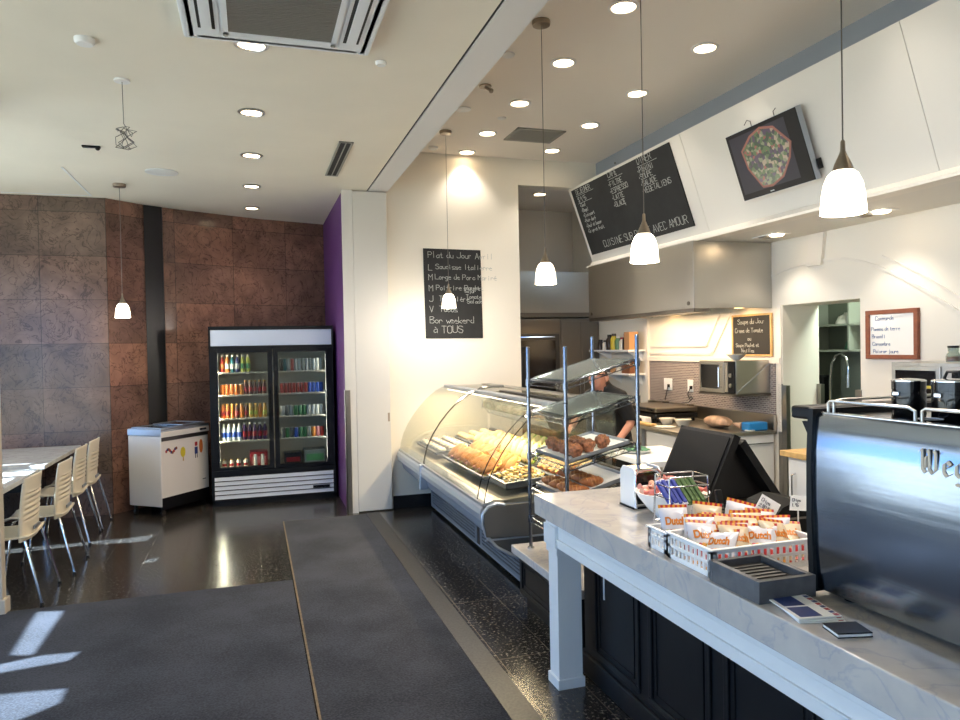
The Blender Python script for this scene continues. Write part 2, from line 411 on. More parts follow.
# ------------------------------------------------------------------ shell
b = MB().box(XL-.3, 6.2, YB-.3, 10.2, -.1, 0); struct(b, 'floor', 'granite_floor')
b = MB().box(XL-.3, 1.165, YB-.3, 10.2, H1, H1+.6); struct(b, 'ceiling', 'ceiling_paint')
b = MB().box(1.185, 1.38, YB, 7.62, H1, H2+.1); struct(b, 'trim_1', 'beam_white', 'white dropped beam between café ceiling and kitchen ceiling')
b = MB().box(1.165, 1.185, YB, 7.62, H1+.012, H1+.1); struct(b, 'trim_2', 'slot_black')
b = MB().box(1.38, 3.84, YB-.3, 7.66, H2, H2+.12); struct(b, 'ceiling_kitchen', 'ceiling_kitchen')
b = MB().box(3.82, 3.9, YB-.3, 7.53, H3+.02, H2); struct(b, 'wall_bulkhead', 'fascia_shade_grey')
b = MB().box(3.80, 4.43, YB-.3, 7.53, H3, H3+.035); struct(b, 'ceiling_soffit', 'soffit_white')
# slanted white sign band leaning out over the counter, three joints
b = MB()
for y0, y1 in ((-2.5, 1.2), (1.204, 3.135), (3.139, 5.3), (5.304, 7.528)):
    b.prism([(3.77, y0, 2.60), (3.47, y0, 3.45), (3.50, y0, 3.46), (3.80, y0, 2.61)], (0, y1-y0, 0))
struct(b, 'wall_signband', 'panel_white')
b = MB().prism([(3.67, -2.5, 2.565), (3.67, -2.5, 2.585), (3.72, -2.5, 2.60), (3.74, -2.5, 2.632), (3.80, -2.5, 2.632), (3.80, -2.5, 2.565)], (0, 10.01, 0)); struct(b, 'trim_3', 'trim_white')
# stone wall: flat behind the tables, then bending away behind the fridge
PTS = [(XL, 8.39), (-1.43, 8.39), (-1.04, 8.74), (-.43, 9.06), (.13, 9.33), (.95, 9.58)]
b = MB(); b.mi = 0
def wseg(b, p, q, z0=0, z1=H1, t=.15):
    b.prism([(p[0], p[1], z0), (q[0], q[1], z0), (q[0], q[1]+t, z0), (p[0], p[1]+t, z0)], (0, 0, z1-z0))
wseg(b, PTS[0], PTS[1]); struct(b, 'wall_back', 'stone_daylit', 'polished grey brown stone wall behind the tables')
b = MB()
for p, q in zip(PTS[1:], PTS[2:]): wseg(b, p, q)
struct(b, 'wall_back_angled', 'stone_red', 'reddish brown stone wall behind the drinks fridge')
b = MB(); wseg(b, (-1.10, 8.668), (-.925, 8.776), 0, H1-.002, .04)
struct(b, 'trim_4', 'black_granite', 'black stone strip running up the brown stone wall')
b = MB().box(.92, 1.0, 7.47, 9.62, 0, H1); struct(b, 'wall_side', 'purple_paint', 'purple side wall beside the drinks fridge')
b = MB().box(.903, 1.012, 7.45, 7.47, 0, H1); struct(b, 'trim_5', 'panel_white')
b = MB().box(.898, .905, 7.44, 7.53, 0, 1.27).box(.898, .95, 7.44, 7.449, 0, 1.27); struct(b, 'trim_6', 'steel_trim', 'steel corner guard on the purple wall')
b = MB().box(1.0, 2.86, 7.53, 7.66, 0, H2); struct(b, 'wall_menu', 'white_paint', 'cream wall with the chalkboard')
b = MB().box(1.39, 2.86, 7.512, 7.53, 0, .13); struct(b, 'baseboard_menu', 'base_black')
b = MB().box(2.86, 4.43, 7.53, 7.66, 3.48, H2); struct(b, 'wall_header', 'white_paint')
b = MB().box(2.78, 2.86, 7.66, 9.5, 0, 3.7); struct(b, 'wall_passage', 'beige_paint')
b = MB().box(2.7, 5, 9.5, 9.62, 0, 3.7); struct(b, 'wall_kitchen_far', 'beige_paint')
b = MB().box(2.78, 4.43, 7.66, 9.5, 3.6, 3.7); struct(b, 'ceiling_passage', 'ceiling_kitchen')
b = MB().box(4.43, 4.82, 5.22, 9.5, 0, 3.9).box(4.43, 4.82, YB-.3, 4.374, 0, 3.9).box(4.43, 4.82, 4.374, 5.22, 2.0, 3.9); struct(b, 'wall_right', 'white_paint', 'white kitchen wall with arched mouldings')
# wash-up room behind the doorway
b = MB().box(5.75, 5.85, 3.6, 7.0, 0, 2.7).box(4.82, 5.85, 6.9, 7.0, 0, 2.7).box(4.82, 5.85, 3.5, 3.6, 0, 2.7).box(4.82, 5.85, 3.6, 6.9, 2.6, 2.7); struct(b, 'wall_washroom', 'room_grey_green')
# plaster mouldings on the right wall
X = 4.43
def mould(b, pts, w=.03, d=.018, x=X):
    """moulding of width w standing d off the wall along (y, z) points"""
    for p, q in zip(pts, pts[1:]):
        p = Vector((0, p[0], p[1])); q = Vector((0, q[0], q[1])); t = (q-p).normalized(); s = Vector((0, -t.z, t.y))*w/2; e = t*w*.2
        b.prism([Vector((x, 0, 0))+k for k in (p-e-s, q+e-s, q+e+s, p-e+s)], (-d, 0, 0))
def arc(y0, z0, y1, z1, ymid, zmid, n=14):
    out = []
    for i in range(n+1):
        t = i/n; a = (1-t)**2; c2 = t*t; m = 2*t*(1-t)
        cy = 2*ymid-.5*(y0+y1); cz = 2*zmid-.5*(z0+z1)
        out.append((a*y0+m*cy+c2*y1, a*z0+m*cz+c2*z1))
    return out
b = MB()
mould(b, arc(5.34, 2.27, 4.9, 2.335, 5.12, 2.315, 6), .02, .01); mould(b, arc(4.74, 2.335, 3.0, 1.4, 3.98, 2.115), .02, .01); mould(b, arc(4.17, 2.295, 3.0, 1.5, 3.62, 1.99), .014, .008)
struct(b, 'trim_7', 'trim_white', 'white arch moulding over the doorway')
b = MB().prism([(X, 4.90, 2.30), (X, 4.74, 2.30), (X, 4.70, 2.56), (X, 4.86, 2.56)], (-.03, 0, 0)); struct(b, 'trim_8', 'trim_white', 'keystone block over the doorway')
b = MB(); mould(b, [(7.40, 1.58), (6.22, 1.58), (5.93, 1.97)], .028); mould(b, [(7.40, 1.66), (6.32, 1.66), (6.10, 1.97)], .022); mould(b, [(7.43, 1.515), (5.25, 1.515)], .05, .022); mould(b, [(7.46, .9), (7.46, 2.0)], .06, .03); mould(b, [(5.255, .9), (5.255, 2.0)], .05, .012)
struct(b, 'trim_9', 'trim_white', 'raised panel moulding above the tiled splashback')
b = MB().box(4.42, 4.43, 5.31, 7.43, .95, 1.49); struct(b, 'wall_splashback', 'mosaic', 'brown mosaic splashback behind the worktop')
b = MB().box(4.42, 4.43, 2.2, 4.06, .95, 1.505); struct(b, 'wall_splashback_oven', 'mosaic', 'brown mosaic splashback beside the steel ovens')
b = MB()
for y0, y1 in ((5.17, 5.228), (4.366, 4.42)):
    for x0 in (4.42, 4.79): b.box(x0, x0+.04, y0, y1, 0, 1.30)
b.box(4.418, 4.43, 5.22, 5.27, 0, 1.31).box(4.418, 4.43, 4.32, 4.374, 0, 1.21); struct(b, 'trim_10', 'steel_trim', 'steel corner guards of the doorway')

# street side: glazed walls to the left and behind, never in the picture but they let the daylight in
b = MB().box(XL-.1, XL, YB, 8.6, 0, .12).box(XL-.1, XL, YB, 8.6, 3.0, H1)
for y in (-2.5, -.2, 2.3, 4.93, 7.3, 8.3): b.box(XL-.1, XL, y, y+.08, .12, 3.0)
struct(b, 'wall_left', 'slot_black')
b = MB().box(XL, 6.2, YB-.1, YB, 0, .12).box(XL, 6.2, YB-.1, YB, 2.7, 3.9).box(-1.35, 6.2, YB-.1, YB, 0, 3.9)
for x in (-3.2, -1.4): b.box(x, x+.08, YB-.1, YB, .12, 2.7)
struct(b, 'wall_front', 'white_paint')
b = MB().box(XL-.055, XL-.045, YB, 8.3, .12, 3.0); struct(b, 'window_1', 'window_glass')
b = MB().box(XL, -1.35, YB-.055, YB-.045, .12, 2.7); struct(b, 'window_2', 'window_glass')
b = MB().box(-40, -3.31, -40, 40, -.12, -.05).box(-3.31, 30, -40, -2.82, -.12, -.05); pm('pavement', (168, 154, 132), .8, noise=.08, scale=2); struct(b, 'ground', 'pavement')
# pillar at the left edge of the picture
b = MB().box(-2.0, -1.585, 5.39, 5.47, 0, H1).box(-2.02, -1.565, 5.375, 5.485, 0, .10, .006); struct(b, 'trim_11', 'beige_paint', 'pale pillar at the left edge of the photo beside the tables')

# ------------------------------------------------------------------ floor coverings
t = thing('floor_mat', 'long dark grey carpet runner leading towards the drinks fridge', 'carpet', (.66, 2.4, 0))
MB().box(.262, 1.075, -2.2, 7.33, 0, .009, .003).build('carpet', 'carpet', t)
MB().box(.251, .262, -2.2, 7.33, 0, .010).build('edge_binding', 'carpet_seam', t)
one(MB().box(-3.0, .243, -2.2, 5.43, 0, .009, .003), 'floor_mat', 'carpet', 'wide dark grey carpet mat lying left of the long runner', 'carpet')
b = MB().box(1.08, 1.21, -2.2, 7.42, 0, .0015); pm('border_stone', (40, 38, 35), .42, noise=.75, scale=70); struct(b, 'trim_12', 'border_stone')

# sun: unseen canopy added as a mask, gaps shaped to cast the light patches
E_, A_ = math.radians(41), math.radians(20.5)
ZC = 3.6; hx, hy = math.cos(A_)/math.tan(E_), math.sin(A_)/math.tan(E_)
def slot(pts, z=0): return [(x-(ZC-z)*hx, y-(ZC-z)*hy) for x, y in pts]
SL = [slot(p) for p in (
 [(-1.367, 5.355), (-1.208, 5.307), (-1.199, 4.587), (-1.318, 4.63)],
 [(-1.50, 4.46), (-1.15, 4.56), (-.955, 4.54), (-.99, 4.43), (-1.5, 4.36)],
 [(-1.60, 4.16), (-.921, 4.06), (-.915, 3.90), (-1.05, 3.79), (-1.6, 3.72)],
 [(-.88, 7.41), (-1.40, 7.40), (-1.80, 7.29), (-2.4, 7.22), (-2.4, 6.98), (-1.75, 7.10), (-1.35, 7.11), (-.95, 7.03)],
 [(-1.36, 5.86), (-1.21, 5.85), (-1.22, 5.70), (-1.37, 5.70)],
 [(-.86, 6.42), (-.78, 6.46), (-.79, 6.32), (-.87, 6.31)])]
for y0, y1, xr in ((6.06, 6.34, -1.76), (6.42, 6.66, -1.70), (5.74, 5.98, -1.82), (6.92, 7.14, -1.86)): SL.append(slot([(xr-.85, y0), (xr, y0+.02), (xr, y1), (xr-.85, y1-.03)], .75))
bm_ = bmesh.new(); ed = []
for poly in [[(-8.2, -6), (-3.35, -6), (-3.35, 12.5), (-8.2, 12.5)]]+SL:
    vs = [bm_.verts.new((x, y, ZC)) for x, y in poly]
    for i in range(len(vs)): ed.append(bm_.edges.new((vs[i], vs[(i+1) % len(vs)])))
bmesh.ops.triangle_fill(bm_, use_beauty=True, use_dissolve=False, edges=ed)
me = bpy.data.meshes.new('sun_mask_canopy'); bm_.to_mesh(me); bm_.free(); me.materials.append(M['beam_white'])
o = bpy.data.objects.new('sun_mask_canopy', me); C.objects.link(o); o['kind'] = 'structure'

# ------------------------------------------------------------------ daylight
w = bpy.data.worlds.new('sky'); bpy.context.scene.world = w; w.use_nodes = True; n = w.node_tree; bg = n.nodes['Background']
tc = n.nodes.new('ShaderNodeTexCoord'); sp = n.nodes.new('ShaderNodeSeparateXYZ'); rp = n.nodes.new('ShaderNodeValToRGB')
e = rp.color_ramp.elements; e[0].position = 0; e[0].color = (.34, .60, .98, 1); e[1].position = .8; e[1].color = (.22, .42, .95, 1)
n.links.new(tc.outputs['Generated'], sp.inputs[0]); n.links.new(sp.outputs['Z'], rp.inputs[0]); n.links.new(rp.outputs[0], bg.inputs[0])
bg.inputs[1].default_value = 3.0
def light(name, typ, loc, energy, col=(1, 1, 1), parent=None, **k):
    d = bpy.data.lights.new(name, typ); d.energy = energy; d.color = col
    for a, v in k.items(): setattr(d, a, v)
    o = bpy.data.objects.new(name, d); C.objects.link(o); o.location = loc
    if parent is not None: o.parent = parent; o.location = wmat(parent).inverted() @ Vector(loc)
    return o
s = light('sun', 'SUN', (-8, 4, 8), 36, (.74, .88, 1), angle=math.radians(.35))
s.rotation_euler = Vector((math.cos(E_)*math.cos(A_), math.cos(E_)*math.sin(A_), -math.sin(E_))).to_track_quat('-Z', 'Y').to_euler()
for loc, rot, sx, sy in (((XL-.12, 2.9, 1.56), (0, -PI/2, 0), 2.88, 10.8), ((-2.3, YB-.12, 1.4), (PI/2, 0, 0), 1.8, 2.6)):
    p = light('window_portal', 'AREA', loc, 1, shape='RECTANGLE', size=sx, size_y=sy); p.rotation_euler = rot; p.data.cycles.is_portal = True

# ------------------------------------------------------------------ ceiling fittings
WARM = (1, .90, .79)
def downlight(x, y, z, label, group, watt=26, r=.075, ring='white_plastic', spot=True):
    t = thing('downlight', label, 'ceiling light', (x, y, z-.03), 0, group)
    MB().lathe([(r*.98, z-.001), (r*1.28, z-.001), (r*1.3, z-.006), (r*1.02, z-.012), (r*.95, z-.002)], (x, y, 0), 24, False, False).build('ring', ring, t)
    MB().lathe([(.001, z-.0035), (r*.97, z-.0035)], (x, y, 0), 20, False, False).build('lens', 'lamp_warm', t)
    if spot: light('downlight_lamp', 'SPOT', (x, y, z-.03), watt*.75, WARM, t, spot_size=math.radians(105), spot_blend=.7, shadow_soft_size=.05)
for k, y in enumerate((4.05, 5.19, 6.32, 7.49, 8.63)):
    downlight(.035, y, H1, ORD[k]+' of the row of round downlights in the café ceiling, counting from the camera', 'downlights in the café ceiling', 24, .07, 'led_metal')
for k, y in enumerate((4.0, 4.9, 5.81, 6.7, 7.4)):
    downlight(2.236, y, H2, ORD[k]+' downlight from the camera in the kitchen ceiling row nearer the white beam', 'downlights over the deli counter', 30)
for k, y in enumerate((4.4, 5.34, 6.22, 7.12)):
    downlight(3.1, y, H2, ORD[k]+' downlight from the camera in the kitchen ceiling row nearer the menu board', 'downlights by the menu board', 30)
for k, y in enumerate((.9, 2.1, 3.1)):
    downlight(3.1, y, H2, 'downlight in the kitchen ceiling just above the top edge of the photo', 'downlights out of view', 30)
downlight(3.5, 8.45, 3.6, 'lone downlight in the ceiling of the passage behind the cream wall', 'passage downlight', 12)
for k, (y) in enumerate((3.95, 4.98)):
    t = thing('ceiling_spotlight', ('double' if k == 0 else 'small double')+' gimbal spotlight in the low soffit '+('right of' if k == 0 else 'left of')+' the large hanging lamp', 'ceiling light', (4.12, y, H3-.016), 0, 'soffit spotlights')
    MB().box(4.05, 4.19, y-.15, y+.15, H3-.006, H3+.004).build('trim_plate', 'white_plastic', t)
    for dy in (-.07, .07):
        MB().lathe([(.001, H3-.008), (.045, H3-.008), (.05, H3-.016), (.058, H3-.006)], (4.12, y+dy, 0), 16, False, False).build('lens', 'lamp_warm' if dy < 0 else 'led_metal', t)
    light('gimbal_lamp', 'SPOT', (4.12, y, H3-.05), 12, WARM, t, spot_size=math.radians(110), spot_blend=.6, shadow_soft_size=.05)
# small round fittings on the ceilings
def small_disc(x, y, z, r, name, label, cat, mat='white_plastic', h=.012):
    one(MB().lathe([(r, z+.004), (r, z-h*.6), (r*.8, z-h), (.001, z-h)], (x, y, 0), 20, False, False), name, mat, label, cat)
small_disc(-.74, 7.09, H1, .14, 'ceiling_speaker', 'round white ceiling speaker above the left hanging lamp', 'speaker', 'white_plastic', .01)
small_disc(-.79, 4.2, H1, .05, 'smoke_detector', 'round white smoke detector at the upper left of the café ceiling', 'smoke detector', 'white_plastic', .03)
small_disc(.74, 4.11, H1, .032, 'ceiling_sprinkler', 'small white sprinkler cap in the café ceiling beside the beam', 'sprinkler', 'white_plastic', .02)
small_disc(1.79, 4.87, H2, .05, 'ceiling_sprinkler', 'pale round cap nearest the camera in the kitchen ceiling beside the beam', 'sprinkler', 'white_plastic', .015)
small_disc(1.81, 6.08, H2, .07, 'ceiling_cover_plate', 'pale round cover plate in the kitchen ceiling beside the beam', 'cover plate', 'white_plastic', .012)
small_disc(2.22, 6.23, H2, .04, 'ceiling_sprinkler', 'small pale cap between two downlights left of the square ceiling grille', 'sprinkler', 'white_plastic', .012)
small_disc(1.84, 7.3, H2, .05, 'smoke_detector', 'pale round detector in the kitchen ceiling near the cream wall', 'smoke detector', 'white_plastic', .025)
b = MB().box(-1.23, -1.10, 6.31, 6.35, H1-.014, H1, .004); b.ball((-1.12, 6.33, H1-.016), .018); one(b, 'emergency_spot', 'black_plastic', 'small black fitting in the café ceiling left of the tangled cord', 'light fitting')
b = MB().cyl((1.825, 5.5, H2), (1.825, 5.5, H2-.012), .05, 16); b.cyl((1.825, 5.5, H2-.012), (1.86, 5.46, H2-.05), .012, 8).ball((1.86, 5.46, H2-.05), .02); one(b, 'swivel_spot', 'nickel', 'small dark swivel fitting in the kitchen ceiling by the beam', 'light fitting')
t = thing('ceiling_vent', 'narrow dark slot air vent in the café ceiling beside the beam', 'vent', (.75, 6.3, H1-.02))
b = MB()
for x0 in (.70, .80): b.box(x0-.012, x0+.004, 5.74, 6.87, H1-.01, H1)
b.box(.70, .80, 5.74, 5.755, H1-.01, H1).box(.70, .80, 6.855, 6.87, H1-.01, H1).box(.744, .752, 5.74, 6.87, H1-.01, H1).build('frame', 'vent_grey', t)
MB().box(.704, .789, 5.755, 6.855, H1-.004, H1-.001).build('slot', 'slot_black', t)
t = thing('ceiling_vent', 'square grey louvred air grille in the kitchen ceiling', 'vent', (2.71, 6.66, H2-.02))
b = MB().box(2.46, 2.96, 6.45, 6.48, H2-.012, H2).box(2.46, 2.96, 6.83, 6.86, H2-.012, H2).box(2.46, 2.49, 6.45, 6.86, H2-.012, H2).box(2.93, 2.96, 6.45, 6.86, H2-.012, H2); b.build('frame', 'vent_grey', t)
b = MB()
for k in range(14): b.box(2.49, 2.93, 6.487+k*.025, 6.5+k*.025, H2-.012, H2-.002)
b.build('louvres', 'vent_grey', t)
MB().box(2.48, 2.94, 6.47, 6.84, H2-.002, H2-.0005).build('backing', 'ac_grille', t)
b = MB().box(-3.1, -1.55, 8.28, 8.30, H1-.004, H1).box(-1.55, -1.53, 7.1, 8.30, H1-.004, H1); struct(b, 'trim_14', 'white_plastic')
# cassette air conditioner
t = thing('air_conditioner', 'white square cassette air conditioner in the café ceiling', 'air conditioner', (.18, 3.45, H1-.05))
x0, x1, y0, y1, z = -.29, .64, 3.0, 3.93, H1-.05
b = MB().prism([(x0+.03, y0+.03, z), (x1-.03, y0+.03, z), (x1-.03, y1-.03, z), (x0+.03, y1-.03, z)], (0, 0, .012))
for q in ((x0, x0+.06, y0, y1), (x1-.06, x1, y0, y1), (x0+.06, x1-.06, y0, y0+.06), (x0+.06, x1-.06, y1-.06, y1)): b.box(q[0], q[1], q[2], q[3], z, H1, .01)
b.build('casing', 'ac_white', t)
for s_ in (0, 1):
    xa = x0+.075 if s_ == 0 else x1-.155
    MB().box(xa, xa+.08, y0+.14, y1-.14, z-.0005, z+.011).build('outlet_slot', 'slot_black', t)
    MB().box(xa+.015, xa+.065, y0+.15, y1-.15, z-.012, z-.006, .002).build('flap', 'ac_white', t)
    ya = y0+.075 if s_ == 0 else y1-.12
b = MB().box(x0+.19, x1-.19, y0+.12, y0+.145, z-.01, z).box(x0+.19, x1-.19, y1-.145, y1-.12, z-.01, z).box(x0+.19, x0+.215, y0+.12, y1-.12, z-.01, z).box(x1-.215, x1-.19, y0+.12, y1-.12, z-.01, z).box(x0+.165, x0+.172, y0+.1, y1-.1, z-.004, z).box(x1-.172, x1-.165, y0+.1, y1-.1, z-.004, z)
b.build('grille_frame', 'ac_white', t)
b = MB().box(x0+.215, x1-.215, y0+.145, y1-.145, z-.003, z)
for k in range(34): b.box(x0+.215, x1-.215, y0+.152+k*.0188, y0+.161+k*.0188, z-.008, z-.003)
b.build('intake_grille', 'ac_grille', t)
for xx in (x0+.2, x1-.2): MB().cyl((xx, y1-.09, z-.006), (xx, y1-.09, z), .012, 10).build('latch', 'vent_grey', t)
# hanging lamps
def pendant(x, y, zb, zc, label, group, watt=27):
    t = thing('pendant_lamp', label, 'hanging lamp', (x, y, zb), 0, group)
    MB().lathe([(.058, zc), (.06, zc-.008), (.056, zc-.03), (.02, zc-.034), (.001, zc-.034)], (x, y, 0), 22, False, False).build('canopy', 'nickel', t)
    MB().cyl((x, y, zc-.03), (x, y, zb+.2), .0022, 6).build('cord', 'steel_dark', t)
    MB().lathe([(.004, zb+.235), (.007, zb+.23), (.008, zb+.20), (.014, zb+.185), (.026, zb+.158), (.033, zb+.136), (.03, zb+.134)], (x, y, 0), 18, True, True).build('cap', 'nickel', t)
    MB().lathe([(.028, zb+.14), (.045, zb+.125), (.058, zb+.095), (.065, zb+.055), (.069, zb), (.066, zb), (.062, zb+.055), (.055, zb+.093), (.042, zb+.12)], (x, y, 0), 26, True, False).build('lamp_shade', 'shade_glow', t)
    light('pendant_bulb', 'POINT', (x, y, zb-.02), watt, WARM, t, shadow_soft_size=.04)
pendant(-1.18, 7.68, 2.035, H1, 'lit white glass hanging lamp in front of the brown stone wall', 'pendants', 8)
pendant(1.825, 6.74, 2.068, H2, 'lit white glass hanging lamp in front of the chalkboard on the cream wall', 'pendants')
pendant(1.82, 4.32, 2.083, H2, 'lit white glass hanging lamp left of the slanted menu board', 'pendants')
pendant(1.82, 3.09, 2.078, H2, 'lit white glass hanging lamp in front of the lower edge of the slanted menu board', 'pendants')
pendant(1.82, 1.86, 2.088, H2, 'largest lit white hanging lamp, nearest the camera above the coffee machine', 'pendants')
# tangled cord where a lamp is missing
t = thing('hanging_cord', 'tangled bare cord hanging from the café ceiling', 'cord', (-.703, 4.77, 2.9))
MB().cyl((-.703, 4.77, H1), (-.703, 4.77, H1-.012), .045, 18).build('ceiling_plate', 'white_plastic', t)
pts = [(-.703, 4.77, H1-.01), (-.700, 4.77, 3.06)]
for k in range(46):
    a = k*.93; r = .03+.025*math.sin(k*1.7); pts.append((-.695+r*math.cos(a)*1.2, 4.77+r*math.sin(a), 2.985+.06*math.sin(k*.61)-.0006*k))
MB().tube(pts, .0022, 5).build('cord', 'steel_dark', t)
# ------------------------------------------------------------------ drinks fridge
FX0, FX1, FY, FB = -.45, .885, 8.35, 8.95
pm('fridge_inner', (196, 190, 176), .5); pm('fridge_sign', (214, 222, 236), .3); pm('grille_white', (226, 230, 236), .4)
t = thing('drinks_fridge', 'tall black two-door glass drinks fridge full of cans and bottles', 'fridge', ((FX0+FX1)/2, 8.65, 0))
b = MB().box(FX0, FX0+.035, FY+.03, FB, .05, 1.96).box(FX1-.035, FX1, FY+.03, FB, .05, 1.96).box(FX0, FX1, FB-.02, FB, .05, 1.96).box(FX0, FX1, FY+.03, FB, 1.71, 1.96).box(FX0, FX1, FY+.03, FB, .04, .38).box(FX0, FX1, FY-.01, FY+.03, 1.925, 1.965).box(FX0, FX1, FY-.01, FY+.03, 1.715, 1.75).box(FX0, FX0+.02, FY-.01, FY+.03, 1.75, 1.925).box(FX1-.02, FX1, FY-.01, FY+.03, 1.75, 1.925).box(FX0, FX1, FY, FY+.03, .33, .38)
b.box(FX0, FX0+.03, FY, FY+.03, .02, .33).box(FX1-.03, FX1, FY, FY+.03, .02, .33).box(FX0+.03, FX1-.03, FY+.01, FY+.03, .02, .33).box(FX0, FX1, FY, FY+.03, .0, .055)
b.build('cabinet', 'black_plastic', t)
b = MB().box(FX0+.035, FX1-.035, FB-.03, FB-.02, .38, 1.71).box(FX0+.035, FX0+.042, FY+.04, FB-.03, .38, 1.71).box(FX1-.042, FX1-.035, FY+.04, FB-.03, .38, 1.71).box(FX0+.035, FX1-.035, FY+.04, FB-.03, .38, .395).box(FX0+.035, FX1-.035, FY+.04, FB-.03, 1.70, 1.71)
b.build('lining', 'fridge_inner', t)
MB().box(FX0+.02, FX1-.02, FY-.004, FY+.03, 1.75, 1.925, .004).build('sign_panel', 'fridge_sign', t)
b = MB()
for k in range(5):
    z = .075+k*.05
    b.prism([(FX0+.03, FY+.01, z), (FX0+.03, FY-.012, z), (FX0+.03, FY-.004, z+.037), (FX0+.03, FY+.01, z+.037)], (FX1-FX0-.06, 0, 0))
g = b.build('louvre_grille', 'grille_white', t)
p = MB().box(FX1-.26, FX1-.075, FY-.018, FY-.008, .128, .158).build('badge', 'black_plastic', g)
SH = [1.46, 1.21, .95, .70]
for z in SH: MB().box(FX0+.042, FX1-.042, FY+.06, FB-.03, z-.016, z, .003).build('shelf', 'fridge_inner', t)
MID = (FX0+FX1)/2
for s_, (xa, xb) in enumerate(((FX0+.006, MID-.006), (MID+.006, FX1-.006))):
    b = MB(); wl = .085 if s_ == 0 else .05; wr = .05 if s_ == 0 else .085
    b.box(xa, xa+wl, FY, FY+.035, .385, 1.71).box(xb-wr, xb, FY, FY+.035, .385, 1.71).box(xa+wl, xb-wr, FY, FY+.035, .385, .42).box(xa+wl, xb-wr, FY, FY+.035, 1.675, 1.71)
    d = b.build('door', 'black_plastic', t)
    MB().box(xa+wl, xb-wr, FY+.012, FY+.018, .42, 1.675).build('door_glass', 'fridge_glass', d)
    xh = xb-.03 if s_ == 0 else xa+.03
    MB().box(xh-.01, xh+.01, FY-.018, FY, .8, 1.3, .004).build('handle', 'black_matte', d)
MB().cyl((FX0+.065, FY+.055, .42), (FX0+.065, FY+.055, 1.68), .008, 8).build('light_tube', 'fridge_led', t)
MB().cyl((MID+.03, FY+.055, .42), (MID+.03, FY+.055, 1.68), .004, 8).build('light_tube', 'fridge_led', t)
light('fridge_lamp', 'AREA', (FX1-.10, FY+.06, 1.05), 3, (1, .92, .8), t, shape='RECTANGLE', size=.03, size_y=1.2).rotation_euler = (PI/2, 0, PI/2+.6)
light('fridge_lamp', 'AREA', (FX0+.09, FY+.06, 1.05), 12, (1, .86, .62), t, shape='RECTANGLE', size=.03, size_y=1.2).rotation_euler = (PI/2, 0, -PI/2-.6)

COL = {'red': (150, 42, 36), 'orange': (206, 116, 56), 'teal': (24, 92, 104), 'navy': (24, 34, 92), 'lime': (172, 178, 76), 'amber': (206, 128, 52), 'brown': (82, 44, 30), 'gold': (190, 150, 70), 'clear': (206, 216, 220),
       'plum': (58, 36, 78), 'white': (226, 224, 216), 'silver': (170, 174, 176), 'blue': (36, 74, 168), 'green': (58, 120, 74), 'black': (28, 28, 32), 'pink': (196, 120, 124), 'crimson': (150, 30, 40), 'grey': (112, 118, 118)}
for k, v in COL.items(): pm('drink_'+k, v, .3)
DR = {}
def drink(kind, col):
    key = (kind, col)
    if key not in DR:
        b = MB()
        if kind == 'can':
            b.lathe([(.026, 0), (.032, .008), (.032, .1), (.026, .112)], n=14); b.mi = 1; b.lathe([(.0255, .112), (.026, .115), (.022, .115), (.021, .112)], n=14)
        elif kind == 'slim':
            b.lathe([(.022, 0), (.026, .008), (.026, .125), (.021, .135)], n=14); b.mi = 1; b.lathe([(.0205, .135), (.021, .138), (.018, .138)], n=14)
        else:
            h = {'bottle': .19, 'water': .185, 'juice': .155}[kind]; r = .031 if kind != 'juice' else .029
            nk = .020 if kind == 'juice' else .015; b.lathe([(r*.9, 0), (r, .008), (r, h*.62), (r*.92, h*.70), (nk, h*.84), (nk-.001, h*.9)], n=14); b.mi = 1; b.lathe([(nk+.001, h*.9), (nk+.001, h), (.001, h)], n=12, cap1=False)
            b.mi = 2; b.lathe([(r+.0008, h*.2), (r+.0008, h*.5)], n=14, cap0=False, cap1=False)
        cap = {'can': 'led_metal', 'slim': 'led_metal', 'juice': 'drink_gold'}.get(kind, 'drink_white')
        lab = {'water': 'drink_blue', 'bottle': 'drink_'+({'red': 'orange', 'teal': 'white', 'navy': 'silver', 'lime': 'green'}.get(col, 'white')), 'juice': 'drink_'+({'amber': 'orange', 'gold': 'lime'}.get(col, 'crimson'))}.get(kind, 'drink_white')
        if col == 'plum': lab = 'drink_crimson'
        DR[key] = b.build('soda_can' if kind in ('can', 'slim') else 'drink_bottle', ['drink_'+col, cap, lab], None, True); return DR[key]
    o = DR[key].copy(); C.objects.link(o); return o
NM = {'lime': 'yellow green', 'clear': 'clear', 'plum': 'dark purple', 'crimson': 'dark red', 'navy': 'navy blue'}
ROWS = [(0, 0, [('bottle', c) for c in 'red orange teal navy lime lime'.split()], .66), (0, 1, [('can', 'orange')]*4+[('can', 'amber')]+[('juice', 'brown')]*5, 1), (0, 2, [('juice', c) for c in 'orange orange amber brown amber brown gold gold amber gold'.split()], 1), (0, 3, [('water', 'clear')]*4+[('bottle', 'plum')]*5, 1),
        (1, 0, [('slim', c) for c in 'black teal silver red silver silver grey silver grey silver white silver'.split()], 1), (1, 1, [('can', 'red')]*7+[('can', 'blue')]*4, 1), (1, 2, [('can', c) for c in 'silver grey silver green green green silver silver white silver'.split()], 1), (1, 3, [('can', c) for c in 'grey green grey blue green green grey amber pink red'.split()], 1)]
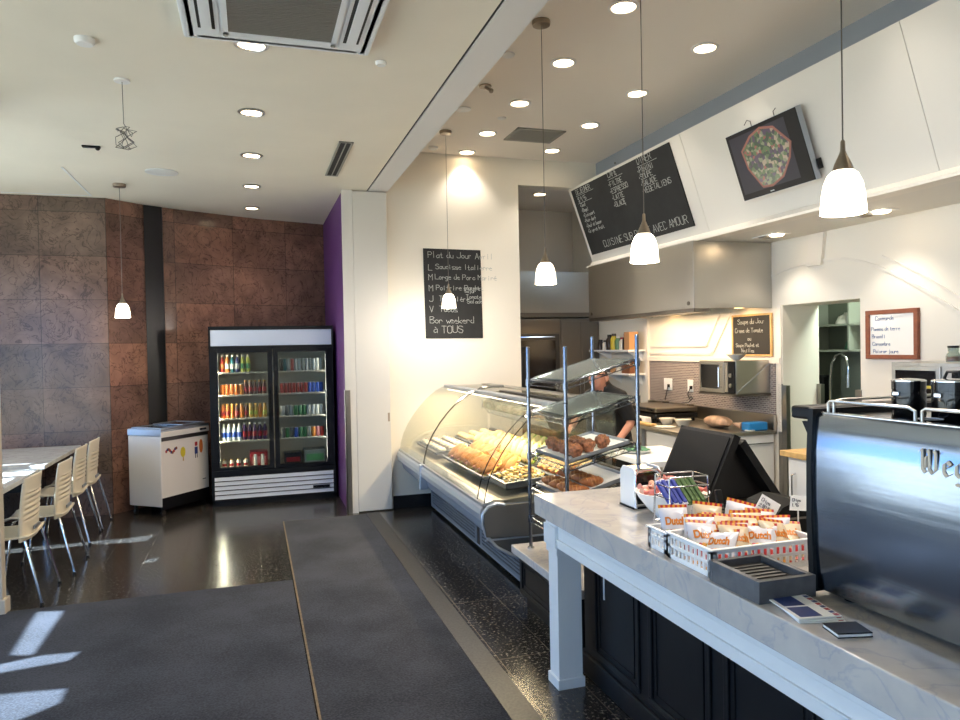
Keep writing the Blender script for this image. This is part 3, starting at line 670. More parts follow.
for dr, sh, its, frac in ROWS:
    xa = (FX0+.105, MID+.075)[dr]; xb = (MID-.07, FX1-.11)[dr]; wv = (xb-xa)*frac
    for i, (k, c) in enumerate(its):
        o = drink(k, c); o.location = (xa+wv*(i+.5)/len(its), FY+.13+.004*((i*7) % 3), SH[sh]); o.rotation_euler = (0, 0, i*1.3); k_ = min(1, wv/len(its)*.95/{'can': .064, 'slim': .052, 'juice': .058}.get(k, .062)); o.scale = (k_, k_, 1)
        nm = {'can': 'can', 'slim': 'slim can', 'bottle': 'bottle', 'water': 'water bottle', 'juice': 'juice bottle'}[k]
        tag(o, '%s %s, %s from the left, %s shelf, %s fridge door' % (NM.get(c, c), nm, ORD[i], ('top', 'second', 'third', 'fourth')[sh], ('left', 'right')[dr]), 'drink', '%s shelf drinks behind the %s fridge door' % (('top', 'second', 'third', 'fourth')[sh], ('left', 'right')[dr]))
for i in range(4):
    o = drink('juice', 'white'); o.location = (FX0+.13+i*.075, FY+.16, .395); o.scale = (.85, .85, .6)
    tag(o, 'small white bottle, %s from the left on the left fridge floor' % ORD[i], 'drink', 'small white bottles on the fridge floor')
for i in range(2):
    o = drink('slim', 'white'); o.location = (FX0+.46+i*.075, FY+.11, .395)
    tag(o, 'white can, %s of the pair in front of the red carton on the fridge floor' % ('left' if i == 0 else 'right'), 'drink', 'white cans before the red carton')
def carton(x0, x1, y0, z1, col, top, label):
    t = thing('drinks_carton', label, 'carton', ((x0+x1)/2, y0+.1, .395))
    MB().box(x0, x1, y0, y0+.22, .396, z1, .004).build('box', 'drink_'+col, t)
    MB().box(x0+.02, x1-.02, y0-.002, y0, .42, z1-.05).build('print', 'drink_'+top, t)
carton(FX0+.40, MID-.075, FY+.17, .55, 'crimson', 'pink', 'red carton of cans on the floor of the left fridge compartment')
carton(MID+.11, MID+.30, FY+.14, .52, 'black', 'crimson', 'dark carton of cans on the floor of the right fridge compartment')
carton(MID+.33, FX1-.10, FY+.14, .545, 'grey', 'green', 'grey green carton of cans on the floor of the right fridge compartment')

# ------------------------------------------------------------------ ice cream freezer (turned, beside the fridge)
pm('freezer_white', (240, 232, 224), .4); pm('freezer_side', (214, 220, 228), .4)
W_, D_ = .68, .45; ang = math.radians(51)
fl = Vector((-.915, 8.035)); uu = Vector((math.cos(ang), math.sin(ang))); dd = Vector((-uu.y, uu.x)); ctr = fl+uu*W_/2+dd*D_/2
t = thing('chest_freezer', 'white ice cream chest freezer on castors left of the drinks fridge', 'freezer', (ctr.x, ctr.y, 0), ang)
hw, hd = W_/2, D_/2
MB().box(-hw, hw, -hd, hd, .095, .83, .012).build('body', 'freezer_white', t, True)
b = MB().box(-hw+.005, hw-.005, -hd-.004, -hd+.02, .07, .19); b.build('kick_panel', 'black_plastic', t, True)
b = MB().box(-hw-.006, hw+.006, -hd-.008, hd, .83, .90, .006); r_ = b.build('rim', 'alu', t, True)
MB().box(-hw-.004, hw+.004, -hd-.012, -hd+.0, .815, .872, .004).build('front_rail', 'freezer_white', t, True)
MB().box(-hw+.01, hw-.01, -hd-.004, -hd+.01, .775, .815).build('shadow_gap', 'steel_dark', t, True)
MB().box(hw-.14, hw-.04, -hd-.0135, -hd-.011, .835, .857).build('badge', 'ink', t, True)
b = MB().box(-hw+.03, 0, -hd+.03, hd-.03, .897, .907).box(-.02, hw-.03, -hd+.03, hd-.03, .907, .915); gl = b.build('sliding_lid', 'black_gloss', t, True)
b = MB()
for x0, x1, z in ((-hw+.03, 0, .903), (-.02, hw-.03, .912)):
    for q in ((x0, x1, -hd+.02, -hd+.045), (x0, x1, hd-.045, hd-.02), (x0, x0+.02, -hd+.03, hd-.03), (x1-.02, x1, -hd+.03, hd-.03)): b.box(q[0], q[1], q[2], q[3], z-.004, z+.010, .002)
b.build('lid_frame', 'alu', t, True)
pm('sticker_yellow', (226, 204, 60), .4); pm('sticker_orange', (222, 120, 50), .4); pm('sticker_blue', (40, 60, 120), .4); pm('sticker_red', (170, 50, 50), .4)
def sticker(nm, fn, mats):
    b = MB(); fn(b); b.build(nm, mats, t, True)
yf = -hd-.0005
sticker('popsicle_sticker', lambda b: (b.prism([(-.04+.035*math.cos(a), yf, .63+.055*math.sin(a)) for a in [k*PI/9 for k in range(18)]], (0, -.001, 0)), setattr(b, 'mi', 1), b.box(-.045, -.03, yf-.001, yf, .535, .575)), ['sticker_yellow', 'wood_light'])
sticker('cone_sticker', lambda b: (b.prism([(.225+.028*math.cos(a), yf, .66+.075*math.sin(a)) for a in [k*PI/9 for k in range(18)]], (0, -.001, 0)),), ['sticker_orange'])
sticker('rocket_sticker', lambda b: (b.box(.13, .175, yf-.001, yf, .585, .66), setattr(b, 'mi', 1), b.box(.135, .172, yf-.001, yf, .67, .715), setattr(b, 'mi', 2), b.box(.135, .145, yf-.001, yf, .54, .585), b.box(.16, .17, yf-.001, yf, .54, .585)), ['sticker_blue', 'sticker_red', 'ink'])
b = MB(); rg = random.Random(4)
for k in range(9):
    x = -.27+k*.017; b.mi = k % 3; b.prism([(x+.014*math.cos(a), yf-.0003*k, .665+.02*math.sin(k)+.016*math.sin(a)) for a in [j*PI/5 for j in range(10)]], (0, -.001, 0))
b.build('sweets_sticker', ['sticker_red', 'sticker_blue', 'wood_frame'], t, True)
MB().box(.24, .29, yf-.001, yf, .29, .298).build('rating_label', 'ink', t, True)
for sx in (-1, 1):
    for sy in (-1, 1):
        x, y = sx*(hw-.05), sy*(hd-.04)
        b = MB().box(x-.018, x+.018, y-.012, y+.012, .052, .095, .003).cyl((x, y-.012, .026), (x, y+.012, .026), .026, 14); b.build('castor', 'steel_dark', t, True)

# ------------------------------------------------------------------ tables and chairs on the left
def table(y0, y1, xr, label):
    t = thing('cafe_table', label, 'table', (xr-.6, (y0+y1)/2, 0), 0)
    MB().box(xr-1.25, xr, y0, y1, .712, .75, .004).build('tabletop', 'table_marble', t)
    MB().box(xr-.93, xr-.87, y0+.12, y1-.12, .02, .712).build('panel_base', 'base_black', t)
    MB().box(xr-1.1, xr-.2, (y0+y1)/2-.03, (y0+y1)/2+.03, .42, .70).build('cross_panel', 'base_black', t)
    for k, y in enumerate((y0+.2, y1-.2)): MB().box(xr-1.1, xr-.55, y-.03, y+.03, 0, .03, .004).build('foot', 'base_black', t)
table(6.98, 8.36, -1.71, 'white marble café table against the stone wall')
table(5.52, 6.76, -1.69, 'white marble café table with sun stripes, next to the pale pillar')
def chair(x, y, label):
    t = thing('cafe_chair', label, 'chair', (x, y, 0), 0, 'cream chairs along the tables')
    def seat(u, v):
        yy = (u-.5)*.43*(1-.12*v**3); xx = .175-.41*v
        return (xx, yy, .455+.02*abs(u-.5)**2*4-.012*math.sin(PI*v)-.03*max(0, v-.85)*6)
    s_ = MB().grid(seat, 12, 14).build('seat', 'cream_plastic', t, True)
    m = s_.modifiers.new('thick', 'SOLIDIFY'); m.thickness = .014; m.offset = -1
    def back(u, v):
        w = .43-.03*v+.02*math.sin(PI*v); yy = (u-.5)*w; c = (u-.5)*2
        zz = .43+.435*v-.012*c*c*(1 if v > .9 else 0)
        xx = .165+.005*v+.03*v*v-.045*c*c*.8
        rid = .007*math.sin((zz-.5)*2*PI/.036) if .56 < zz < .76 and abs(c) < .72 else 0
        return (xx+rid, yy, zz)
    b_ = MB().grid(back, 14, 48).build('backrest', 'cream_plastic', t, True)
    m = b_.modifiers.new('thick', 'SOLIDIFY'); m.thickness = .012; m.offset = 0
    MB().box(.176, .186, -.07, .07, .485, .51, .003).build('maker_plate', 'alu', t, True)
    for sy in (-1, 1):
        MB().tube([(.125, sy*.17, .437), (.158, sy*.198, .43), (.168, sy*.203, .39), (.258, sy*.235, .012)], .009, 8).build('leg', 'chrome', t, True)
        MB().tube([(-.12, sy*.17, .437), (-.155, sy*.195, .425), (-.163, sy*.2, .38), (-.212, sy*.222, .012)], .009, 8).build('leg', 'chrome', t, True)
        for fx, fy in ((.258, .235), (-.212, .222)): MB().cyl((fx, sy*fy, 0), (fx, sy*fy, .02), .013, 10).build('foot_cap', 'black_plastic', t, True)
    MB().tube([(.125, -.17, .435), (.125, .17, .435)], .009, 8).tube([(-.12, -.17, .432), (-.12, .17, .432)], .009, 8).build('seat_frame', 'chrome', t, True)
    return t
ch = chair(-1.645, 5.74, 'cream plastic chair with chrome legs nearest the pale pillar')
dup(ch, (-1.595, 6.43, 0), None, 'cream plastic chair with chrome legs, second from the pale pillar')
dup(ch, (-1.665, 7.34, 0), None, 'cream plastic chair with chrome legs, third from the pale pillar')
dup(ch, (-1.66, 7.88, 0), None, 'cream plastic chair nearest the stone wall, mostly hidden behind another chair')

# ------------------------------------------------------------------ folded partition and the chalkboard on the cream wall
t = thing('folding_partition', 'white folded sliding partition panel beside the purple wall', 'partition', (1.19, 7.48, 0))
MB().box(1.014, 1.365, 7.45, 7.52, .012, H1-.012, .003).build('panel', 'panel_white', t)
MB().box(1.335, 1.355, 7.4485, 7.451, .93, 1.02).build('finger_pull', 'nickel', t)
def slate(name, label, o, u, v, w, h, lines, size, chalkw, frame=None, seed=1):
    """black board with its lower left corner at o; lines = (text, x, y, size factor)"""
    n = Vector(u).cross(Vector(v)).normalized(); o = Vector(o); u = Vector(u).normalized(); v = Vector(v).normalized()
    c = o+u*w/2
    t = thing(name, label, 'chalkboard', c)
    MB().prism([o, o+u*w, o+u*w+v*h, o+v*h], n*.012).build('board', 'chalkboard', t)
    if frame:
        b = MB(); f = .018
        for A, B in (((0, -f), (w, 0)), ((0, h), (w, h+f)), ((-f, -f), (0, h+f)), ((w, -f), (w+f, h+f))):
            b.prism([o+u*A[0]+v*A[1], o+u*B[0]+v*A[1], o+u*B[0]+v*B[1], o+u*A[0]+v*B[1]], n*.018)
        b.build('frame', frame, t)
    for i, (tx, x, y, k) in enumerate(lines):
        b = MB()
        if tx == '_': 
            q = o+u*x+v*y+n*.0135; b.prism([q, q+u*k, q+u*k+v*.004, q+v*.004], n*.001)
        else: write(b, tx, o+u*x+v*y+n*.012, u, v, size*k, chalkw, seed=seed+i)
        b.build('chalk_lettering', 'chalk', t)
    return t
slate('chalkboard', 'tall black chalkboard with handwritten specials on the cream wall', (1.775, 7.5292, 1.79), (1, 0, -.01), (-.012, 0, 1), .64, .96,
      [('Plat du Jour Avril', .05, .865, 1.0), ('L', .05, .725, 1), ('Saucisse Italienne', .13, .745, .85), ('M', .05, .625, 1), ('Longe de Porc Mariné', .12, .635, .85), ('M', .05, .505, 1), ('Poitrine Poulet', .13, .52, .85), ('gourmet', .44, .53, .62), ('cajun', .45, .495, .6), ('J', .05, .395, 1), ('Tourtière', .16, .40, .9), ('Tomate', .46, .43, .7), ('Salade', .47, .38, .7), ('V', .05, .285, 1), ('Tacos', .16, .285, .95), ('Bon weekend', .05, .165, 1.1), ('à TOUS', .09, .06, 1.2)], .062, .0048)
# ------------------------------------------------------------------ curved glass deli case
Y0, Y1, YJ = 4.60, 7.50, 6.40
pm('deck_steel', (206, 198, 180), .35, .6); pm('case_body', (150, 158, 170), .45, .3); pm('bumper_alu', (186, 194, 204), .35, .6)
t = thing('deli_case', 'long curved glass deli case full of sandwiches', 'display case', (2.0, 6.0, 0))
MB().box(1.76, 2.46, Y0+.02, 7.36, .03, .36).build('base', 'case_body', t)
MB().box(1.80, 2.44, Y0+.05, 7.33, 0, .03).build('plinth', 'base_black', t)
b = MB()
for ya, yb in ((Y0+.03, 5.62), (5.70, 7.30)):
    b.mi = 1; b.box(1.752, 1.76, ya+.02, yb-.02, .07, .33); b.mi = 0
    for q in ((ya, ya+.06, .06, .34), (yb-.06, yb, .06, .34), (ya+.06, yb-.06, .06, .085), (ya+.06, yb-.06, .31, .34)): b.box(1.744, 1.76, *q)
    for k in range(8): b.box(1.744, 1.753, ya+.06, yb-.06, .098+k*.027, .113+k*.027)
b.build('vent_panel', ['vent_blue_grey', 'slot_black'], t)
MB().box(1.745, 1.762, 5.63, 5.69, .06, .34).build('switch_strip', 'base_black', t)
for ya, yb in ((Y0, YJ-.006), (YJ+.006, Y1)):
    MB().prism([(1.475, ya, .50), (1.50, ya, .42), (1.56, ya, .36), (1.66, ya, .33), (2.5, ya, .33), (2.5, ya, .62), (1.49, ya, .62)], (0, yb-ya, 0)).build('belly', 'case_body', t)
    MB().prism([(1.437, ya, .52), (1.432, ya, .56), (1.438, ya, .595), (1.455, ya, .612), (1.49, ya, .618), (1.49, ya, .50), (1.455, ya, .503)], (0, yb-ya, 0)).build('bumper', 'bumper_alu', t)
    MB().prism([(1.452, ya, .60), (1.452, ya, .628), (1.53, ya, .650), (1.53, ya, .60)], (0, yb-ya, 0)).build('glass_rail', 'alu', t)
    MB().prism([(1.53, ya, .60), (1.53, ya, .652), (1.60, ya, .645), (1.60, ya, .60)], (0, yb-ya, 0)).build('deck_edge', 'deck_steel', t)
MB().prism([(1.60, Y0+.01, .62), (1.60, Y0+.01, .64), (2.46, Y0+.01, .72), (2.46, Y0+.01, .62)], (0, Y1-Y0-.02, 0)).build('deck', 'deck_steel', t)
GP = [(1.466, .615), (1.478, .69), (1.505, .79), (1.555, .89), (1.625, .995), (1.70, 1.085), (1.78, 1.165), (1.86, 1.225), (1.93, 1.262), (1.97, 1.272)]
for ya, yb in ((Y0+.015, YJ-.012), (YJ+.012, Y1-.01)):
    MB().strip([(x, ya, z) for x, z in GP], (0, yb-ya, 0), .006).build('curved_glass', 'glass', t)
for ya in (Y0+.008, Y0+.16):
    MB().tube([(x-.002, ya, z) for x, z in GP], .0035, 6).build('glass_seal', 'black_plastic', t)
for ya in (YJ-.012, YJ+.012): MB().tube([(x-.002, ya, z) for x, z in GP], .003, 6).build('glass_seal', 'black_plastic', t)
MB().tube([(x-.004, YJ, z) for x, z in GP[-4:]]+[(2.02, YJ, 1.30), (2.12, YJ, 1.315), (2.25, YJ, 1.312)], .012, 8).build('support_arm', 'chrome', t)
MB().box(1.42, 1.50, YJ-.018, YJ+.018, .40, .632, .01).build('joint_cover', 'bumper_alu', t)
b = MB().box(1.96, 2.44, Y0+.01, Y1-.01, 1.272, 1.284); b.build('top_glass', 'glass', t)
MB().box(1.955, 2.03, Y0+.01, Y1-.01, 1.252, 1.290, .004).build('top_rail', 'alu', t)
MB().box(2.10, 2.16, Y0+.01, YJ-.3, 1.284, 1.296, .003).build('top_track', 'black_plastic', t)
MB().box(2.38, 2.48, Y0+.01, Y1-.01, 1.25, 1.292, .004).build('rear_rail', 'steel', t)
MB().cyl((1.99, Y0+.05, 1.247), (1.99, Y1-.05, 1.247), .008, 8).build('light_tube', 'led_white', t)
light('case_lamp', 'AREA', (1.98, 6.05, 1.238), 30, (1, .78, .48), t, shape='RECTANGLE', size=.03, size_y=2.7)
b = MB().box(2.46, 2.50, Y0, Y1, .33, .80); b.build('rear_wall', 'grey_plastic', t)
for k in range(4):
    ya = Y0+.02+k*(Y1-Y0-.04)/4; MB().box(2.462+.012*(k % 2), 2.468+.012*(k % 2), ya, ya+(Y1-Y0)/4+.02, .80, 1.25).build('sliding_door', 'glass', t)
MB().strip([(2.05, Y0+.4, 1.20), (2.12, Y0+.4, 1.06), (2.34, Y0+.4, .99)], (0, 1.5, 0), .004).build('reflection_pane', 'acrylic', t)  # clear sheet standing in for a reflection seen in the case glass
# moulded end cap towards the camera
b = MB().prism([(1.452, Y0, .50), (1.46, Y0, .56), (1.49, Y0, .60), (1.54, Y0, .618), (1.60, Y0, .615), (2.5, Y0, .63), (2.5, Y0, .22), (1.82, Y0, .22), (1.66, Y0, .27), (1.54, Y0, .35), (1.475, Y0, .43)], (0, -.03, 0)); e = b.build('end_cap', 'grey_plastic', t)
rim = [(1.80, .225), (1.66, .265), (1.54, .335), (1.465, .42), (1.437, .505), (1.444, .57), (1.48, .612), (1.54, .630), (1.60, .618), (1.66, .54), (1.74, .43), (1.80, .37)]
MB().tube([(x, Y0-.03, z) for x, z in rim[:9]], .012, 8).build('end_cap_rim', 'bumper_alu', e)
b = MB().prism([(x, Y0-.03, z) for x, z in [(1.46, .415), (1.445, .505), (1.452, .57), (1.49, .608), (1.54, .622), (1.598, .612), (1.66, .54), (1.74, .43), (1.775, .395)]], (0, -.018, 0)); b.build('end_cap_lobe', 'grey_plastic', e)
MB().box(1.455, 2.5, Y0-.036, Y0-.028, .385, .397).build('end_cap_seam', 'bumper_alu', e)
MB().prism([(x, Y0+.004, z) for x, z in GP]+[(2.44, Y0+.004, 1.272), (2.44, Y0+.004, .63)], (0, .006, 0)).build('end_glass', 'glass', t)
b = MB().prism([(x, Y1-.01, z) for x, z in GP]+[(2.44, Y1-.01, 1.272), (2.44, Y1-.01, .63)], (0, .006, 0)); b.build('end_glass', 'glass', t)

# ---- food in the case
pm('bread', (188, 130, 74), .7, noise=.3, scale=14); pm('bread_pale', (226, 196, 146), .7, noise=.22, scale=16); pm('lettuce', (150, 176, 74), .6, noise=.35, scale=30); pm('ham', (216, 142, 122), .6, noise=.25, scale=25)
pm('cheese', (238, 206, 112), .5); pm('wrap_dough', (232, 212, 160), .7, noise=.18, scale=18); pm('salmon', (226, 132, 88), .5, noise=.25, scale=30); pm('pasta', (232, 196, 120), .6, noise=.3, scale=40); pm('croissant_crust', (158, 92, 42), .5, noise=.4, scale=18); pm('muffin_crust', (138, 88, 58), .7, noise=.6, scale=55, bump=.6, bscale=60)
pm('tray_steel', (120, 126, 134), .4, .7); pm('cream_food', (238, 226, 196), .6, noise=.12, scale=20); pm('paper_cup', (236, 232, 222), .6); pm('berry', (150, 40, 50), .4)
DZ = lambda x: .64+(x-1.60)*.093
def tray(x0, x1, y0, y1, name, label, cat='tray', mat='tray_steel', h=.03, group=None):
    z = DZ((x0+x1)/2)+.042; t = thing(name, label, cat, ((x0+x1)/2, (y0+y1)/2, z))
    tl = Matrix.Rotation(-math.atan(.093), 4, 'Y'); q = Matrix.Translation(((x0+x1)/2, (y0+y1)/2, z)) @ tl
    w, d = (x1-x0)/2, (y1-y0)/2
    b = MB().box(-w, w, -d, d, 0, .006, mat=q).box(-w, -w+.008, -d, d, 0, h, mat=q).box(w-.008, w, -d, d, 0, h, mat=q).box(-w, w, -d, -d+.008, 0, h, mat=q).box(-w, w, d-.008, d, 0, h, mat=q); b.build('pan', mat, t)
    b = MB().box(-w-.012, w+.012, -d-.012, -d, h-.004, h, mat=q).box(-w-.012, w+.012, d, d+.012, h-.004, h, mat=q).box(-w-.012, -w, -d, d, h-.004, h, mat=q).box(w, w+.012, -d, d, h-.004, h, mat=q); b.build('rolled_rim', mat, t)
    return lambda x: z+.007+(x-(x0+x1)/2)*.093
def filled_roll(name, bread, fill1, fill2, L=.17, r=.034, seed=1):
    t = thing(name, '-', 'sandwich'); rg = random.Random(seed)
    b = MB()
    for s_ in (1, -1):
        o = bmesh.ops.create_uvsphere(b.b, u_segments=14, v_segments=10, radius=1)['verts']
        for v in o:
            x, y, z = v.co; k = 1+.05*math.sin(9*x+seed)
            v.co = Vector((x*L/2, y*r*k, (max(z*s_, -.15)*s_)*r*.85*k+s_*.012))
        b._done(o, True)
    b.build('bread', bread, t, True)
    b = MB()
    def sl(u, v): 
        a = (u-.5)*L*.95; return (a, (v-.5)*r*2.5*(1-.5*(2*u-1)**4), .005*math.sin(a*160)+.005*math.sin(v*9))
    b.grid(sl, 26, 6); f = b.build('filling', fill1, t, True); m = f.modifiers.new('thick', 'SOLIDIFY'); m.thickness = .009
    b = MB()
    for k in range(6): b.ball(((k-2.5)*L*.15, (.9 if k % 2 else -.9)*r, .004), .014, .012, .010, 8, lump=.4, seed=k)
    b.build('garnish', fill2, t, True)
    return t
def put(src, pos, rot, label, group, first=[]):
    if src not in first: first.append(src); src.location = pos; src.rotation_euler = rot; src['label'] = label; src['group'] = group; return src
    return dup(src, pos, rot, label, group)
ht = tray(1.63, 1.99, 5.12, 6.34, 'serving_tray', 'long steel tray of baguette sandwiches at the front of the deli case')
bs = filled_roll('baguette_sandwich', 'bread', 'cheese', 'ham', .19, .036); n_ = 0
for r_ in range(2):
    for k in range(10):
        x = 1.73+r_*.16; y = 5.22+k*.112
        put(bs, (x, y, ht(x)+.055), (.25*math.sin(k*2.1), -.55-.12*math.sin(k*1.7), .35+.2*math.sin(k*3.3+r_)), 'baguette sandwich, %s from the near end, %s row of the front tray' % (ORD[k], ('front', 'rear')[r_]), 'baguette sandwiches on the front tray')
ht = tray(2.03, 2.40, 5.26, 6.06, 'serving_tray', 'steel tray of lettuce wraps at the back of the deli case')
ws = filled_roll('lettuce_wrap', 'wrap_dough', 'lettuce', 'lettuce', .19, .042, 5)
for r_ in range(2):
    for k in range(6):
        x = 2.12+r_*.17; y = 5.34+k*.125
        put(ws, (x, y, ht(x)+.085), (.3*math.sin(k*2.3), -1.0, .3+.15*math.sin(k*2.7)), 'lettuce wrap, %s from the near end, %s row of the wrap tray' % (ORD[k], ('front', 'rear')[r_]), 'lettuce wraps on the back tray')
ht = tray(2.03, 2.40, 6.12, 6.86, 'serving_tray', 'steel tray of ham croissants at the back of the deli case')
hs = filled_roll('ham_croissant', 'bread_pale', 'ham', 'lettuce', .16, .042, 9)
for r_ in range(2):
    for k in range(5):
        x = 2.12+r_*.17; y = 6.20+k*.14
        put(hs, (x, y, ht(x)+.05), (0, -.5, .5+.3*math.sin(k*2.7)), 'ham croissant, %s from the near end, %s row, behind the baguettes' % (ORD[k], ('front', 'rear')[r_]), 'ham croissants in the deli case')
ht = tray(1.66, 2.0, 4.70, 5.07, 'serving_pan', 'steel pan of pasta salad near the end of the deli case', 'pan', h=.05)
b = MB(); rg = random.Random(3)
for k in range(170):
    x = 1.69+rg.random()*.28; y = 4.73+rg.random()*.31; hh = .05*(1-((x-1.83)/.17)**2)*(1-((y-4.885)/.19)**2)
    b.mi = rg.choice((0, 0, 0, 1)); b.ball((x, y, ht(x)+.03+hh*1.2*rg.random()+.3*hh), .017, .011, .009, 7, Matrix.Rotation(rg.random()*6, 3, 'Z'), .4, k)
tag(b.build('pasta_salad', ['pasta', 'cream_food']), 'heap of creamy pasta salad in a steel pan in the deli case', 'salad', kind='stuff')
ht = tray(2.05, 2.40, 4.70, 5.2, 'serving_tray', 'steel tray of salmon sandwiches nearest the end of the deli case')
ss = filled_roll('salmon_sandwich', 'bread_pale', 'salmon', 'cheese', .17, .036, 12)
for r_ in range(2):
    for k in range(4):
        x = 2.14+r_*.17; y = 4.77+k*.12
        put(ss, (x, y, ht(x)+.045), (0, -.35, .4+.2*math.sin(k*3.1)), 'salmon sandwich, %s from the near end, %s row, near end of the deli case' % (ORD[k], ('front', 'rear')[r_]), 'salmon sandwiches in the deli case')
ht = tray(1.62, 1.98, 6.52, 7.36, 'serving_tray', 'steel tray of pale cream tarts at the far front of the deli case')
ct = thing('cream_tart', '-', 'tart')
MB().lathe([(.03, 0), (.042, .028), (.039, .028), (.037, .02)], n=14, cap1=False).build('paper_case', 'paper_cup', ct, True)
MB().ball((0, 0, .026), .037, .037, .024, 12, None, .15, 2).build('cream', 'cream_food', ct, True)
MB().ball((.008, 0, .048), .009, n=8).build('topping', 'berry', ct, True)
for r_ in range(3):
    for k in range(7):
        x = 1.69+r_*.11; y = 6.60+k*.115
        put(ct, (x, y, ht(x)), (0, 0, k), 'pale cream tart, %s from the near end, %s row, far end of the case' % (ORD[k], ('front', 'middle', 'rear')[r_]), 'cream tarts in the deli case')
ht = tray(2.03, 2.40, 6.92, 7.36, 'serving_tray', 'steel tray of pale rolls in the far back corner of the deli case')
pr = thing('bread_roll', '-', 'roll'); MB().ball((0, 0, .03), .05, .042, .032, 12, None, .06, 3).build('crust', 'bread_pale', pr, True); MB().strip([(-.03, 0, .0595), (0, 0, .0635), (.03, 0, .0595)], (0, .006, 0), .003).build('score_mark', 'cream_food', pr, True)
for r_ in range(3):
    for k in range(4):
        x = 2.09+r_*.12; y = 6.98+k*.105
        put(pr, (x, y, ht(x)), (0, -.09, k*.8), 'pale bread roll, %s from the near end, %s row, far corner of the case' % (ORD[k], ('front', 'middle', 'rear')[r_]), 'bread rolls in the deli case')

# ------------------------------------------------------------------ low black cabinet with marble top carrying the wire rack
def raised_panel(b, x, y0, y1, z0, z1, f=.028):
    """picture-frame moulding on a face looking along -X"""
    for a in ((y0, y1, z0, z0+f), (y0, y1, z1-f, z1), (y0, y0+f, z0+f, z1-f), (y1-f, y1, z0+f, z1-f)): b.box(x-.012, x+.002, a[0], a[1], a[2], a[3], .004)
    g = f+.02
    for a in ((y0+g, y1-g, z0+g, z0+g+.010), (y0+g, y1-g, z1-g-.010, z1-g), (y0+g, y0+g+.010, z0+g, z1-g), (y1-g-.010, y1-g, z0+g, z1-g)): b.box(x-.006, x+.002, *a)
t = thing('low_cabinet', 'low black cabinet with white marble top between deli case and counter', 'cabinet', (1.9, 3.9, 0))
MB().box(1.62, 2.2, 3.44, 4.36, .09, .352).build('body', 'cabinet_black', t)
MB().box(1.66, 2.2, 3.46, 4.34, 0, .09).build('plinth', 'base_black', t)
MB().box(1.57, 2.22, 3.42, 4.38, .352, .402, .004).build('marble_top', 'marble', t)
b = MB(); raised_panel(b, 1.62, 3.48, 4.32, .11, .335); b.build('panel_moulding', 'cabinet_black', t)

# ------------------------------------------------------------------ sloping wire rack
RX0, RX1, RY0, RY1 = 1.657, 2.107, 3.678, 4.247
t = thing('wire_rack', 'chrome wire rack with sloping shelves on the low marble cabinet', 'rack', ((RX0+RX1)/2, (RY0+RY1)/2, .402))
for x, top in ((RX0, 1.675), (RX1, 1.735)):
    for y in (RY0, RY1):
        p = MB().cyl((x, y, .41), (x, y, top), .0112, 14).lathe([(.0125, top), (.0115, top+.004), (.001, top+.006)], (x, y, 0), 14, False, False).build('post', 'rack_chrome', t)
        b = MB()
        for k in range(3): b.cyl((x, y, .62+k*.37), (x, y, .626+k*.37), .0137, 14)
        b.build('groove_ring', 'black_plastic', p)
        MB().lathe([(.022, .402), (.022, .41), (.012, .42)], (x, y, 0), 14).build('foot', 'chrome', p)
def rshelf(zf, zb, wires=True):
    b = MB(); sl = (zb-zf)/(RX1-RX0)
    for dz, r in ((0, .0045), (-.028, .0035)):
        b.tube([(RX0, RY0, zf+dz), (RX1, RY0, zb+dz), (RX1, RY1, zb+dz), (RX0, RY1, zf+dz)], r, 6, True)
    k = 22
    for side in range(2):
        y = (RY0, RY1)[side]
        pts = [(RX0+(RX1-RX0)*i/k, y, zf+sl*(RX1-RX0)*i/k-(.028 if i % 2 else 0)) for i in range(k+1)]
        b.tube(pts, .0016, 5)
    for x, z in ((RX0, zf), (RX1, zb)):
        b.tube([(x, RY0+(RY1-RY0)*i/26, z-(.028 if i % 2 else 0)) for i in range(27)], .0016, 5)
    for i in range(1, 22):
        y = RY0+(RY1-RY0)*i/22; b.cyl((RX0, y, zf), (RX1, y, zb), .0018, 5)
    b.cyl(((RX0+RX1)/2, RY0, (zf+zb)/2-.004), ((RX0+RX1)/2, RY1, (zf+zb)/2-.004), .0025, 6)
    s_ = b.build('wire_shelf', 'rack_chrome', t)
    for x, z in ((RX0, zf), (RX1, zb)):
        for y in (RY0, RY1): MB().cyl((x, y, z-.036), (x, y, z+.008), .0165, 12).build('collar', 'rack_chrome', s_)
    return s_
for zf, zb in ((1.468, 1.594), (1.268, 1.381), (1.005, 1.110), (.792, .912), (.605, .612)): rshelf(zf, zb)
def bin_(zf, zb, name, label, mat, h=.05, lip=0):
    q = Matrix.Translation(((RX0+RX1)/2, (RY0+RY1)/2, (zf+zb)/2+.006)) @ Matrix.Rotation(-math.atan2(zb-zf, RX1-RX0), 4, 'Y')
    w, d = .2, .25; tt = thing(name, label, 'tray', q.translation)
    b = MB().box(-w, w, -d, d, 0, .004, mat=q).box(-w, -w+.004, -d, d, 0, h, mat=q).box(w-.004, w, -d, d, 0, h, mat=q).box(-w, w, -d, -d+.004, 0, h, mat=q).box(-w, w, d-.004, d, 0, h, mat=q)
    b.build('pan', mat, tt)
    if lip: MB().box(-w+.006, w-.006, -d+.006, d-.006, .0045, .006, mat=q).build('baking_paper', 'paper', tt)
    else:
        b = MB().box(-w-.006, w+.006, -d-.006, -d, h-.004, h, mat=q).box(-w-.006, w+.006, d, d+.006, h-.004, h, mat=q); b.build('rim', mat, tt)
    return q
bin_(1.468, 1.594, 'clear_tray', 'empty clear plastic tray on the top shelf of the wire rack', 'acrylic', .006)
bin_(1.268, 1.381, 'clear_tray', 'empty clear plastic tray on the second shelf of the wire rack', 'acrylic', .006)
